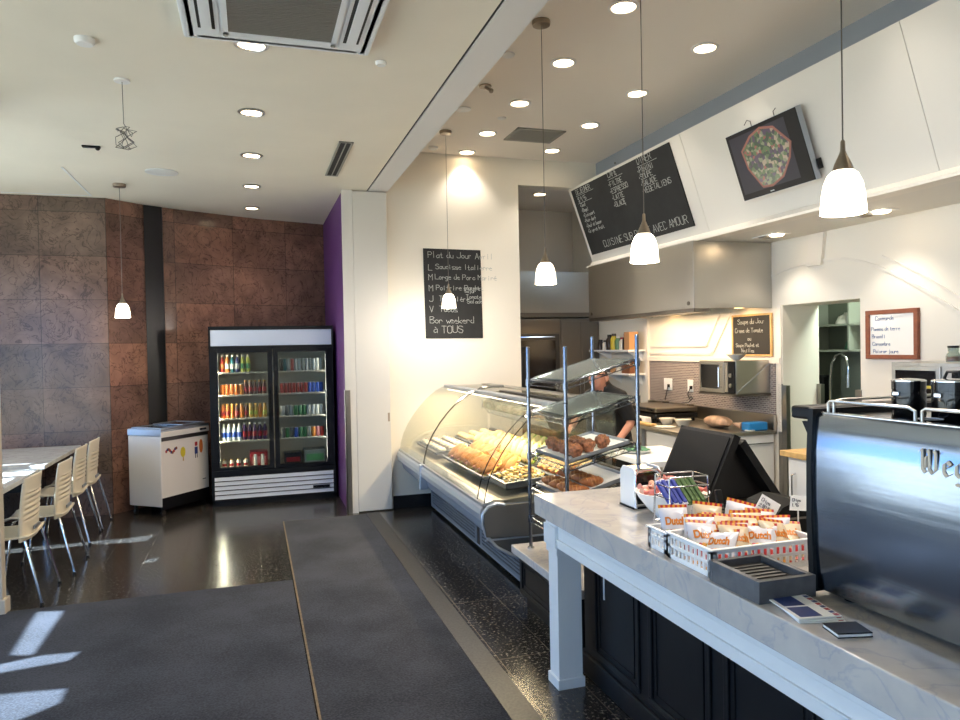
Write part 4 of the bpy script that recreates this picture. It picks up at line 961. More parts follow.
q3 = bin_(1.005, 1.110, 'baking_tray', 'paper-lined baking tray of muffins on the third shelf of the wire rack', 'alu', .022, 1)
q4 = bin_(.792, .912, 'baking_tray', 'paper-lined baking tray of croissants on the fourth shelf of the wire rack', 'alu', .022, 1)
mf = thing('muffin', '-', 'muffin')
MB().lathe([(.026, 0), (.036, .035), (.037, .036), (.03, .036)], n=18).build('paper_case', 'muffin_crust', mf, True)
MB().ball((0, 0, .042), .043, .043, .034, 18, None, .26, 4).build('dome', 'muffin_crust', mf, True)
b = MB(); rg = random.Random(8)
for k in range(12):
    a = rg.random()*6.3; r = rg.random()*.03; b.ball((r*math.cos(a), r*math.sin(a), .042+math.sqrt(max(0, 1-(r/.042)**2))*.032), .004, n=6)
b.build('sugar_crumbs', 'bread', mf, True)
MP = [(-.12, -.19), (-.13, -.1), (-.12, -.01), (-.13, .08), (-.12, .17), (-.03, -.17), (-.035, -.08), (-.03, .01), (.06, -.16)]
for k, (x, y) in enumerate(MP):
    p = q3 @ Vector((x, y, .007))
    put(mf, p, (0, -.2, k), ['%s muffin from the near end, front row on the wire rack' % ORD[k] if k < 5 else '%s muffin from the near end, second row on the wire rack' % ORD[k-5] if k < 8 else 'single muffin at the back of the tray on the wire rack'][0], 'muffins on the wire rack')
cr = thing('croissant', '-', 'croissant')
pts = []; rad = []
for k in range(25):
    u = k/24*2-1; pts.append((.03*u*u-.01, u*.075, .026-.008*u*u)); rad.append(max(.004, (.030*(1-u*u)**.6)*(1+.10*abs(math.sin(u*9)))))
MB().tube(pts, rad, 12).build('crust', 'croissant_crust', cr, True)
b = MB()
for u in (-.55, -.28, 0, .28, .55):
    r = .030*(1-u*u)**.6+.002; c = Vector((.03*u*u-.01, u*.075, .026-.008*u*u)); b.tube([c+Vector((math.cos(a)*r, .004*math.sin(a), math.sin(a)*r)) for a in [PI*j/8 for j in range(9)]], .003, 5)
b.build('fold', 'bread', cr, True)
CP = [(-.13+.13*(k % 2), -.2+.056*k+.0*(k % 2)) for k in range(8)]
for k, (x, y) in enumerate(CP):
    p = q4 @ Vector((x, y, .007)); put(cr, p, (0, -.25, 1.2+.4*math.sin(k*2)), '%s croissant from the near end of the wire rack tray' % ORD[k], 'croissants on the wire rack')

t = thing('prep_table', 'white-topped steel prep table behind the wire rack', 'table', (2.78, 4.62, 0))
MB().box(2.53, 3.05, 4.28, 4.97, .845, .885, .004).build('top', 'white_plastic', t)
MB().box(2.55, 3.03, 4.30, 4.95, .30, .32).build('lower_shelf', 'steel', t)
for x in (2.57, 3.01):
    for y in (4.32, 4.93): MB().box(x-.018, x+.018, y-.018, y+.018, 0, .845).build('leg', 'steel', t)
pm('herb_green', (96, 146, 112), .6, noise=.4, scale=30)
t = thing('salad_tray', 'shallow pale tray on the white prep table behind the wire rack', 'tray', (2.68, 4.72, .885))
MB().lathe([(.08, .886), (.12, .905), (.118, .907), (.08, .89), (.001, .889)], (2.68, 4.72, 0), 24, True, False).build('dish', 'jar_white' if 'jar_white' in M else 'white_plastic', t)
MB().lathe([(.12, .905), (.123, .908), (.117, .908)], (2.68, 4.72, 0), 24, False, False).build('rim', 'white_plastic', t)
b = MB(); rg = random.Random(21)
for k in range(60):
    a = rg.random()*6.3; r = .085*math.sqrt(rg.random()); b.ball((2.68+r*math.cos(a), 4.72+r*math.sin(a), .91+.035*(1-r/.09)*rg.random()), .022, .014, .007, 7, Matrix.Rotation(rg.random()*6, 3, 'Z') @ Matrix.Rotation(rg.random(), 3, 'X'), .4, k)
tag(b.build('green_leaves', 'herb_green'), 'heap of bluish green leaves on the white prep table', 'salad', kind='stuff')
# ------------------------------------------------------------------ service counter
t = thing('service_counter', 'long service counter with thick white marble top and black panelled base', 'counter', (1.7, 1.8, 0))
b = MB().box(1.333, 2.36, .1, 3.362, .842, .94, .004); b.build('marble_top', 'marble', t)
b = MB().box(1.395, 1.43, .1, 3.335, .735, .842).box(1.388, 1.437, .1, 3.24, .700, .737, .004).box(1.384, 1.396, .1, 3.24, .735, .745, .003).box(1.43, 2.28, 3.30, 3.335, .72, .842)
b.box(1.389, 1.397, .1, 3.19, .79, .835, .004); b.build('apron', 'counter_white', t)
l_ = MB().box(1.386, 1.53, 3.215, 3.345, .66, .842, .003).box(1.376, 1.40, 3.21, 3.35, .70, .80, .003)
l_.prism([(1.395, 3.225, 0), (1.52, 3.225, 0), (1.52, 3.335, 0), (1.395, 3.335, 0)], (0, 0, .66)).box(1.385, 1.53, 3.215, 3.345, 0, .05, .004)
lg = l_.build('leg', 'counter_white', t)
MB().box(1.60, 2.30, .1, 3.36, .06, .842).build('base_cabinet', 'cabinet_black', t)
MB().box(1.585, 1.61, .1, 3.37, 0, .11, .006).build('plinth', 'cabinet_black', t)
for k in range(6):
    b = MB(); ya = 2.80-k*.52; raised_panel(b, 1.60, ya, ya+.44, .14, .70); b.build('raised_panel', 'cabinet_black', t)
MB().box(1.578, 1.584, 3.10, 3.106, .46, .60).build('cable', 'white_plastic', t)

# ---- on the counter
t = thing('napkin_dispenser', 'chrome napkin dispenser with white sides at the far end of the counter', 'dispenser', (1.69, 2.93, .94))
for x in (1.622, 1.748): MB().prism([(x, 2.86, .945), (x, 3.0, .945), (x, 3.0, 1.10), (x, 2.975, 1.125), (x, 2.885, 1.125), (x, 2.86, 1.10), (x, 2.875, 1.02)], (.008, 0, 0)).build('side_plate', 'white_plastic', t)
MB().tube([(1.626, 2.862, .95), (1.626, 2.87, 1.02), (1.626, 2.862, 1.095), (1.64, 2.862, 1.115), (1.735, 2.862, 1.115), (1.75, 2.862, 1.10), (1.75, 2.87, 1.02), (1.75, 2.862, .95)], .006, 8).build('front_frame', 'chrome', t)
MB().box(1.63, 1.748, 2.885, 2.995, .946, 1.118).build('case', 'chrome', t)
MB().box(1.637, 1.742, 2.878, 2.886, .96, 1.10).build('opening', 'black_gloss', t)
MB().box(1.615, 1.76, 2.87, 3.0, .94, .948, .002).build('base', 'black_plastic', t)
t = thing('candy_bowl', 'white bowl heaped with wrapped candies behind the small wire stand', 'bowl', (1.70, 2.69, .94))
MB().lathe([(.062, .94), (.066, .945), (.105, .98), (.14, 1.025), (.155, 1.05), (.150, 1.05), (.135, 1.022), (.10, .985), (.06, .958), (.001, .955)], (1.70, 2.69, 0), 36, True, False).build('shell', 'white_plastic', t)
MB().lathe([(.155, 1.05), (.157, 1.0525), (.150, 1.0525), (.150, 1.05)], (1.70, 2.69, 0), 36, False, False).build('rim', 'white_plastic', t)
for c_, v in {'rose': (214, 146, 130), 'peach': (222, 166, 134), 'red': (196, 104, 94), 'cream': (226, 206, 184), 'lime': (190, 204, 90)}.items(): pm('candy_'+c_, v, .3)
cd = {}
rg = random.Random(12); kk = 0
for ring, (cnt, rr, z) in enumerate(((13, .112, 1.05), (9, .070, 1.068), (5, .035, 1.086), (1, 0, 1.10))):
    for k in range(cnt):
        c_ = 'lime' if ring < 2 and math.cos(2*PI*k/cnt-.1) > .93 else ('rose', 'peach', 'red', 'cream', 'rose')[kk % 5]; kk += 1
        if c_ not in cd:
            s_ = thing('wrapped_candy', '-', 'candy'); MB().ball((0, 0, 0), .021, .016, .013, 10, None, .1, 1).build('sweet', 'candy_'+c_, s_, True)
            for sx in (-1, 1): MB().cyl((sx*.017, 0, 0), (sx*.036, 0, 0), .004, 8, .014).build('wrapper_twist', 'candy_'+c_, s_, True)
            cd[c_] = s_
        a = 2*PI*k/cnt+ring*.4; p = (1.70+rr*math.cos(a), 2.69+rr*math.sin(a), z+rg.random()*.008)
        put(cd[c_], p, (rg.random()*.5, rg.random()*.5, rg.random()*6), '%s wrapped candy in the white bowl' % {'rose': 'rose pink', 'peach': 'peach', 'red': 'red', 'cream': 'cream', 'lime': 'yellow green'}[c_], 'wrapped %s candies in the white bowl' % c_)
t = thing('wire_stand', 'small chrome wire stand of foil-wrapped bars in front of the candy bowl', 'display stand', (1.585, 2.44, .94))
x0, x1, ya, yb = 1.49, 1.66, 2.37, 2.49
b = MB()
for x in (x0, x1): b.tube([(x, ya, .943), (x+.01, ya+.02, 1.17), (x+.01, yb, 1.17), (x, yb+.0, .943)], .0032, 6)
for y, z in ((ya+.02, 1.17), (yb, 1.17), (ya+.015, 1.135), (yb, 1.09), (ya+.006, .99), (yb, .99)): b.cyl((x0+.006, y, z), (x1+.006, y, z), .0028, 6)
for z in (.99, 1.09, 1.135): 
    for x in (x0+.006, x1+.006): b.cyl((x, ya+.01, z), (x, yb, z), .0028, 6)
b.build('frame', 'chrome', t)
b = MB()
for x in (x0, x1): b.cyl((x, ya, .94), (x, ya, .95), .008, 8).cyl((x, yb, .94), (x, yb, .95), .008, 8)
b.build('foot', 'black_plastic', t)
pm('bar_blue', (60, 70, 150), .3, .3); pm('bar_green', (70, 96, 50), .35, .2); pm('bar_white', (214, 216, 230), .3)
def bar_(c_):
    t = thing('foil_bar', '-', 'candy bar'); MB().box(-.055, .055, -.009, .009, 0, .016, .004).build('wrapper', 'bar_'+c_, t, True)
    for sx in (-1, 1): MB().box(sx*.055-.006, sx*.055+.006, -.011, .011, .004, .010).build('crimp', 'bar_white' if c_ == 'blue' else 'bar_'+c_, t, True)
    return t
bb_ = {c_: bar_(c_) for c_ in ('blue', 'green')}
for k in range(8):
    c_ = 'blue' if k < 4 else 'green'
    put(bb_[c_], (1.505+k*.0205, 2.44, 1.098+.004*(k % 2)), (0, -.75, PI/2+.12), '%s foil bar, %s from the left in the small wire stand' % (c_, ORD[k]), 'foil bars in the wire stand')
def crate(x0, x1, y0, y1, label, h=.088):
    t = thing('plastic_basket', label, 'basket', ((x0+x1)/2, (y0+y1)/2, .94)); z0 = .94; z1 = z0+h; w = .006
    MB().box(x0+.008, x1-.008, y0+.008, y1-.008, z0, z0+.004).build('bottom', 'white_plastic', t)
    def side(p, q, nrm):
        b = MB(); p = Vector(p); q = Vector(q); L = (q-p).length; u = (q-p)/L; n = Vector(nrm)*w
        def pl(a, c, za, zb): b.prism([(p+u*a).to_tuple()[:2]+(za,), (p+u*c).to_tuple()[:2]+(za,), (p+u*c).to_tuple()[:2]+(zb,), (p+u*a).to_tuple()[:2]+(zb,)], n)
        pl(0, L, z0, z0+.016); pl(0, L, z0+.040, z0+.050); pl(0, L, z1-.014, z1)
        N = max(3, int(L/.026)); pl(0, .02, z0, z1); pl(L-.02, L, z0, z1)
        for i in range(N+1):
            a = .02+(L-.04)*i/N
            for za, zb in ((z0+.016, z0+.040), (z0+.050, z1-.014)): pl(max(0, a-.0045), min(L, a+.0045), za, zb)
        return b.build('slotted_side', 'white_plastic', t)
    side((x0, y0, 0), (x0, y1, 0), (1, 0, 0)); side((x1, y0, 0), (x1, y1, 0), (-1, 0, 0)); side((x0, y0, 0), (x1, y0, 0), (0, 1, 0)); side((x0, y1, 0), (x1, y1, 0), (0, -1, 0))
    b = MB()
    for q in ((x0-.006, x1+.006, y0-.006, y0+.007), (x0-.006, x1+.006, y1-.007, y1+.006), (x0-.006, x0+.007, y0+.007, y1-.007), (x1-.007, x1+.006, y0+.007, y1-.007)): b.box(q[0], q[1], q[2], q[3], z1-.004, z1+.003, .002)
    b.build('rim', 'white_plastic', t)
crate(1.362, 1.772, 1.935, 2.19, 'white slotted plastic basket full of chip bags beside the grey wood box')
crate(1.372, 1.772, 2.207, 2.335, 'narrow white slotted plastic basket behind the larger basket of chip bags', .075)
# chip bags
pm('bag_white', (206, 204, 210), .3); pm('bag_pale', (206, 186, 156), .3); pm('bag_red', (170, 36, 40), .3); pm('bag_gold', (214, 150, 50), .35); pm('bag_text', (206, 120, 24), .4)
def chip_bag(base, band, word):
    t = thing('chip_bag', '-', 'bag of chips'); w, h, d = .105, .14, .020
    def pt(s_):
        def f(u, v):
            x = (u-.5)*w; z = v*h; k = max(0, (1-(2*u-1)**4)*(1-(2*v-1)**4))
            return (x*(1-.06*math.sin(PI*v)), s_*(d*k**.7*(1+.10*math.sin(14*u+3*s_)*math.sin(11*v))+.0012), z)
        return f
    b = MB().grid(pt(-1), 14, 18).grid(pt(1), 14, 18); b.build('pouch', base, t, True)
    for z in (h-.002, -.010):
        b = MB()
        for k in range(12): b.mi = k % 2; x = -w/2+k*w/12; b.box(x, x+w/12, -.0018, .0018, z, z+.012)
        b.build('striped_crimp', ['bag_gold', 'bag_red'], t, True)
    def patch(z0, z1, x0, x1, lift):
        def f(u, v):
            uu = x0+(x1-x0)*u; vv = z0+(z1-z0)*v; p = pt(-1)(uu, vv); return (p[0], p[1]-lift, p[2])
        return f
    b = MB().grid(patch(.08, .26, .04, .96, .0008), 12, 5); b.build('colour_band', band, t, True)
    me = text_mesh(word, .031, .0006, .0012); b = MB(); f0 = pt(-1)
    for v in me.vertices:
        p = f0(min(.98, max(.02, .5+v.co.x/w)), min(.98, max(.02, .62+v.co.y*1.25/h))); v.co = (p[0], p[1]-.0012-v.co.z, p[2])
    b.add(me); bpy.data.meshes.remove(me); b.build('lettering', 'bag_text', t, True)
    b = MB()
    for k in range(5): b.mi = k % 3; b.ball((-.03+k*.012, pt(-1)(.3+k*.1, .36)[1]+.002, .36*h), .009, .004, .009, 8)
    b.build('printed_picture', ['lettuce', 'bag_red', 'bag_gold'], t, True)
    return t
bg_ = [chip_bag('bag_white', 'bag_red', 'Dutch'), chip_bag('bag_pale', 'bag_red', 'Dutch')]
BP = [(1.415, 1.985, 50, -20, 0), (1.50, 1.975, 40, 14, 1), (1.585, 1.985, 48, -10, 0), (1.665, 1.975, 40, 22, 1), (1.72, 1.99, 52, 5, 1), (1.42, 2.045, 40, 12, 0), (1.51, 2.05, 46, -16, 0), (1.60, 2.045, 38, 8, 1), (1.69, 2.05, 44, -14, 0), (1.43, 2.105, 32, -10, 0), (1.53, 2.11, 38, 14, 1), (1.62, 2.105, 34, -12, 1), (1.71, 2.11, 38, 10, 0)]
for k, (x, y, ti, ro, c_) in enumerate(BP):
    row = ('front', 'middle', 'rear')[0 if k < 5 else 1 if k < 9 else 2]; i = k if k < 5 else k-5 if k < 9 else k-9
    put(bg_[c_], (x, y, .956), (-math.radians(ti), math.radians(ro*.5), -.55+math.radians(ro*1.3)), '%s bag of chips, %s from the left, %s row of the large basket' % (('white', 'cream')[c_], ORD[i], row), 'chip bags in the large basket')
for k, x in enumerate((1.44, 1.56, 1.68)): put(bg_[k % 2], (x, 2.25, .952), (-.4, .1*k, -.3-.2*k), '%s bag of chips, %s from the left in the narrow basket' % (('white', 'cream')[k % 2], ORD[k]), 'chip bags in the narrow basket')
def card_sign(o, rz, tilt, w, h, lines, label):
    t = thing('price_card', label, 'sign', o, rz); q = Matrix.Rotation(tilt, 4, 'Y')
    MB().box(-w/2, w/2, -.0012, .0012, .0, h, mat=q).build('card', 'paper', t, True)
    for i, tx in enumerate(lines):
        b = MB(); write(b, tx, (-w*.42, -.0012, h*(.62-.34*i)), (1, 0, 0), (0, 0, 1), h*.19, .0013, seed=i); b.b.transform(q); b.build('writing', 'ink', t, True)
    b = MB().cyl((0, .003, -.09), (0, .003, .02), .0025, 6); b.build('stick', 'white_plastic', t, True)
card_sign((1.79, 2.22, 1.045), -.15, .55, .085, .062, ['Chips', '2.50 $'], 'white price card tilted to the right above the chip bags')
card_sign((1.93, 2.2, 1.05), -.1, .1, .075, .055, ['Chips', '1.95'], 'small white price card standing upright beside the coffee machine')
t = thing('card_packet', 'blue packet standing among the chip bags', 'packet', (1.71, 2.16, .95)); MB().box(1.68, 1.745, 2.165, 2.185, .95, 1.055, .004).build('box', 'drink_blue', t); MB().box(1.69, 1.735, 2.163, 2.166, 1.0, 1.03).build('label', 'bar_white', t)
# POS terminal with two screens leaning back to back
t = thing('pos_terminal', 'black sales terminal with two leaning screens on the counter', 'till', (2.1, 2.9, .94))
def plate(name, a, b_, y0, y1, th, mat, parent):
    a = Vector((a[0], 0, a[1])); b_ = Vector((b_[0], 0, b_[1])); d = (b_-a).normalized(); n = Vector((-d.z, 0, d.x))*th
    return MB().prism([(p.x, y0, p.z) for p in (a, b_, b_+n, a+n)], (0, y1-y0, 0)).build(name, mat, parent)
m1 = plate('customer_screen', (1.890, .955), (2.045, 1.272), 2.72, 3.14, -.035, 'black_plastic', t)
plate('screen_glass', (1.897, .975), (2.035, 1.257), 2.74, 3.12, .003, 'black_matte', m1)
m2 = plate('clerk_screen', (2.31, .955), (2.10, 1.245), 2.72, 3.10, .035, 'black_plastic', t)
MB().prism([(1.93, 2.80, .96), (2.26, 2.80, .96), (2.11, 2.80, 1.21), (2.06, 2.80, 1.21)], (0, .24, 0)).build('stand', 'black_plastic', t)
MB().box(1.92, 2.24, 2.74, 3.10, .94, .962, .008).build('base', 'black_plastic', t)
t = thing('receipt_printer', 'black rounded receipt printer between the sales terminal and the coffee machine', 'printer', (1.98, 2.33, .94))
MB().prism([(1.86, 2.26, .94), (2.10, 2.26, .94), (2.10, 2.26, 1.02), (2.06, 2.26, 1.055), (1.98, 2.26, 1.07), (1.91, 2.26, 1.05), (1.87, 2.26, 1.01)], (0, .2, 0)).build('housing', 'black_matte', t)
MB().box(1.92, 2.05, 2.258, 2.262, 1.0, 1.008).build('paper_slot', 'steel_dark', t)
t = thing('card_reader', 'slim black card reader standing in front of the sales terminal', 'card reader', (1.79, 2.46, .94))
q = Matrix.Translation((1.79, 2.46, .95)) @ Matrix.Rotation(-.25, 4, 'X')
MB().box(-.014, .014, -.008, .008, 0, .14, .004, mat=q).build('body', 'black_plastic', t)
b = MB()
for k in range(5): b.box(-.009, .009, -.0095, -.0075, .02+k*.014, .029+k*.014, mat=q)
b.build('button', 'steel_dark', t)
MB().box(1.76, 1.82, 2.43, 2.49, .94, .952, .003).build('base', 'black_plastic', t)
# grey wooden box with a glass-topped tray
t = thing('wooden_box', 'grey weathered wooden box with a dark recessed top beside the coffee machine', 'box', (1.445, 1.81, .94))
x0, x1, ya, yb = 1.346, 1.543, 1.692, 1.926
b = MB()
for q in ((x0, x1, ya, ya+.018), (x0, x1, yb-.018, yb), (x0, x0+.018, ya+.018, yb-.018), (x1-.018, x1, ya+.018, yb-.018)): b.box(q[0], q[1], q[2], q[3], .94, 1.004, .0015)
b.build('frame', 'wood_grey', t)
MB().box(x0+.018, x1-.018, ya+.018, yb-.018, .942, .982).build('tray', 'black_plastic', t)
b = MB()
for k in range(7): b.box(x0+.03, x1-.03, ya+.03+k*.026, ya+.04+k*.026, .982, .985)
b.build('slat', 'grey_plastic', t)
one(MB().ball((1.50, 1.73, .9895), .010, .007, .004, 10), 'coin', 'chrome', 'small shiny coin in the dark top of the grey wooden box', 'coin')
# leaflets
def leaflet(x, y, z, rz, k, label, photo):
    t = thing('magazine', label, 'magazine', (x, y, z), rz, 'stacked magazines' if k < 3 else None)
    MB().box(-.062, .062, -.085, .085, 0, .0035, .001).build('cover', 'paper', t, True)
    for j, (ya, yb) in enumerate(((-.075, -.005), (.005, .075))): MB().box(-.05, .012, ya, yb, .0035, .0039).build('cover_picture', 'sticker_blue', t, True)
    b = MB()
    for j in range(8): b.mi = j % 2; b.box(.045, .058, -.08+j*.02, -.066+j*.02, .0035, .0041)
    b.build('striped_edge', ['bag_red', 'sticker_blue'], t, True)
    b = MB()
    for j in range(2): write(b, 'NEWS' if j else 'ART', (-.03, .065-.08*j, .0039), (0, -1, 0), (1, 0, 0), .02, .003, seed=j)
    return t, b
for k in range(3):
    t, b = leaflet(1.437-.004*k, 1.607+.006*k, .94+.0042*k, -.30+.06*k, k, ('bottom magazine of the stack lying in front of the coffee machine', 'middle magazine of the stack lying in front of the coffee machine', 'top magazine of the stack lying in front of the coffee machine')[k], 1); b.b.free()
t = thing('notebook', 'small black notebook lying in front of the coffee machine', 'notebook', (1.425, 1.458, .94), -.25)
MB().box(-.045, .045, -.037, .037, .0, .002).build('back_cover', 'black_plastic', t, True); MB().box(-.043, .043, -.035, .035, .002, .009).build('pages', 'paper', t, True); MB().box(-.045, .045, -.037, .037, .009, .012, .001).build('front_cover', 'black_plastic', t, True)

# ------------------------------------------------------------------ coffee machine
EX, EY0, EY1, EZ0, EZ1 = 1.55, .72, 1.712, .962, 1.472
t = thing('espresso_machine', 'large polished steel coffee machine at the right end of the counter', 'coffee machine', (1.85, 1.2, .94))
prof = [(EX+.012, EZ0), (EX+.004, EZ0+.12), (EX, EZ0+.26), (EX+.002, EZ0+.40), (EX+.010, EZ1-.012), (EX+.02, EZ1)]
MB().strip([(x, EY0, z) for x, z in prof], (0, EY1-EY0-.012, 0), .004).build('back_panel', 'espresso_steel', t)
MB().box(EX+.025, 2.08, EY0, EY1-.02, EZ0+.01, EZ1-.012).build('body', 'steel_dark', t)
b = MB().prism([(EX-.006, EY1-.012, EZ0-.01), (EX-.014, EY1-.012, EZ0+.2), (EX-.012, EY1-.012, EZ0+.38), (EX-.004, EY1-.012, EZ1+.012), (2.1, EY1-.012, EZ1+.012), (2.1, EY1-.012, EZ0-.01)], (0, .02, 0)); b.build('side_panel', 'black_plastic', t)
MB().box(EX+.0, 2.12, EY1+.004, EY1+.085, EZ1-.022, EZ1+.016, .008).build('top_corner', 'black_plastic', t)
MB().prism([(EX+.02, EY1+.006, EZ1-.12), (EX+.02, EY1+.06, EZ1-.03), (EX+.02, EY1+.006, EZ1-.03)], (.3, 0, 0)).build('corner_bracket', 'black_plastic', t)
MB().box(EX+.02, 2.08, EY0, EY1-.014, EZ1-.012, EZ1-.002).build('cup_tray', 'black_gloss', t)
MB().box(EX+.015, EX+.04, EY0, EY1-.014, EZ1-.006, EZ1+.004, .002).build('tray_edge', 'chrome', t)
for k in range(2):
    ya = EY1-.035 if k == 0 else EY1-.34; yb = ya-.285
    b = MB().tube([(EX+.03, ya, EZ1), (EX+.03, ya, EZ1+.03), (EX+.03, ya-.01, EZ1+.036), (EX+.03, yb+.02, EZ1+.036), (EX+.03, yb, EZ1+.028), (EX+.03, yb, EZ1)], .0042, 8)
    if k == 0: b.tube([(EX+.03, ya-.02, EZ1), (EX+.03, ya-.02, EZ1+.036), (EX+.06, ya-.02, EZ1+.04), (2.05, ya-.02, EZ1+.04)], .0042, 8)
    b.build('cup_rail', 'steel', t)
MB().tube([(2.05, EY1-.03, EZ1), (2.05, EY1-.03, EZ1+.05), (2.05, EY0, EZ1+.05)], .0042, 8).build('cup_rail', 'steel', t)
for y in (EY1-.08, EY0+.1):
    for x in (1.62, 2.0): MB().lathe([(.025, .94), (.025, .95), (.018, EZ0+.012)], (x, y, 0), 14).build('foot', 'black_plastic', t)
# blackletter name on the panel, drawn with a broad nib
def nib(mb, o, u, v, n, k, strokes, nx=.55, ny=.42):
    for st in strokes:
        P = [Vector(o)+u*(a*k)+v*(c*k)+n*.003 for a, c in st]; d = (u*nx+v*ny)*k*.75
        for p, q in zip(P, P[1:]):
            a = [p-d, p+d, q+d, q-d]
            if abs((p+d-p+d).cross(q-p).length) < 1e-9: continue
            mb.prism(a, -n*.003)
BL = {'W': ([[(0, 6.5), (.6, 7), (.9, 6.4), (.9, 1.6), (1.8, .6)], [(2.6, 7), (3, 6.2), (3, 1.6), (1.8, .6)], [(3, 1.6), (4, .6), (5, 1.6), (5, 6), (4.6, 7)], [(5, 6), (5.8, 6.6)], [(1.9, 5), (1.9, 2)]], 6.8), 'e': ([[(2.6, 3.6), (1.6, 4.6), (.6, 3.8), (.6, 1.4), (1.5, .5), (2.8, 1.3)], [(2.6, 3.6), (.8, 2.5)]], 3.7), 'g': ([[(2.6, 4.3), (1.4, 4.6), (.5, 3.8), (.5, 1.6), (1.4, .8), (2.5, 1.4)], [(2.5, 4.4), (2.5, -.6), (1.4, -1.5), (.4, -1)]], 3.7), 'a': ([[(.6, 4.2), (1.6, 4.6), (2.5, 3.8), (2.5, 1.2), (3.2, .5)], [(2.5, 2.9), (.9, 2.2), (.6, 1.2), (1.3, .5), (2.5, 1.2)]], 3.6)}
b = MB(); cx = 0; k_ = .0088
for ch in 'Wega':
    st, adv = BL[ch]; o = Vector((EX-.001, 1.352-cx*k_, 1.352)); nib(b, o, Vector((0, -1, 0)), Vector((0, 0, 1)), Vector((-1, 0, 0)), k_, st); cx += adv
b.build('name_lettering', 'nickel', t)
# lidded black jugs standing on the machine
def jug(x, y, r, h, label, handle):
    t = thing('coffee_jug', label, 'jug', (x, y, EZ1-.002), 0, None); z = EZ1-.002
    MB().lathe([(r*.97, z), (r, z+.004), (r, z+h*.62), (r*.97, z+h*.63), (r*.97, z+h*.70), (r, z+h*.71), (r, z+h*.92)], (x, y, 0), 28).build('body', 'black_gloss', t)
    l_ = MB().lathe([(r*1.02, z+h*.92), (r*1.02, z+h*.945), (r*.9, z+h*.965), (r*.5, z+h*.985), (.001, z+h)], (x, y, 0), 28, True, False).build('lid', 'chrome', t)
    if handle: MB().tube([(x, y+r*.5, z+h*.97), (x, y+r*.3, z+h*1.15), (x, y-r*.4, z+h*1.16), (x, y-r*.6, z+h*.97)], .004, 8).build('lid_handle', 'black_plastic', l_)
    MB().box(x-r-.006, x-r+.003, y-.010, y+.010, z+h*.55, z+h*.66, .002).build('clip', 'chrome', t)
jug(1.72, 1.535, .042, .104, 'lidded black jug on the coffee machine, left of the one with a lid handle', False)
jug(1.72, 1.405, .047, .108, 'lidded black jug with a lid handle on the right of the coffee machine', True)
t = thing('saucer', 'small dark dish lying on the coffee machine between the rails', 'dish', (1.64, 1.41, EZ1-.002)); MB().lathe([(.022, EZ1-.002), (.028, EZ1+.004), (.026, EZ1+.004), (.02, EZ1+.001)], (1.64, 1.40, 0), 20).build('bowl', 'black_gloss', t); MB().lathe([(.028, EZ1+.004), (.029, EZ1+.006), (.026, EZ1+.006), (.026, EZ1+.004)], (1.64, 1.40, 0), 20, False, False).build('rim', 'alu', t)
# ------------------------------------------------------------------ slanted menu board and screen
SV = Vector((-.3328, 0, .943)); SN = Vector((-.943, 0, -.3328))
def sp_(y, s, off=0): return Vector((3.77, y, 2.60))+SV*s+SN*off
slate('menu_board', 'wide black chalk menu board on the slanted white band', sp_(7.455, .12, .001), (0, -1, 0), SV, 1.99, .755,
      [('DEJEUNER', .10, .690, 1.05), ('_', .08, .672, .42), ('$ 9.95', .10, .605, 1), ('_', .08, .588, .33), ('*Oeuf', .10, .545, .8), ('*Bagel', .10, .487, .8), ('*Croissant', .10, .428, .8), ('*Pain doré', .09, .368, .8), ('*Oeuf et bacon', .09, .308, .8), ('*Crêpe et fruit', .09, .248, .8),
       ('CAFÉ', .86, .705, 1.1), ('_', .84, .685, .30), ('*FILTRE', .82, .615, 1), ('*ESPRESSO', .81, .545, 1), ('*LATTE', .81, .475, 1), ('*GLACÉ', .80, .405, 1),
       ('DINER', 1.44, .695, 1.2), ('_', 1.42, .675, .34), ('*PANINI', 1.40, .615, 1), ('*SOUPE', 1.39, .555, 1), ('*SALADE', 1.39, .49, 1), ('*VEGETALIENS', 1.38, .425, 1),
       ('CUISINE SUR PLACE AVEC AMOUR', .34, .045, 1.45)], .050, .0045, seed=40)
one(MB().ball(sp_(6.4, .93, .004), .009, n=8), 'screw_hook', 'steel_dark', 'tiny dark hook above the slanted menu board', 'hook')
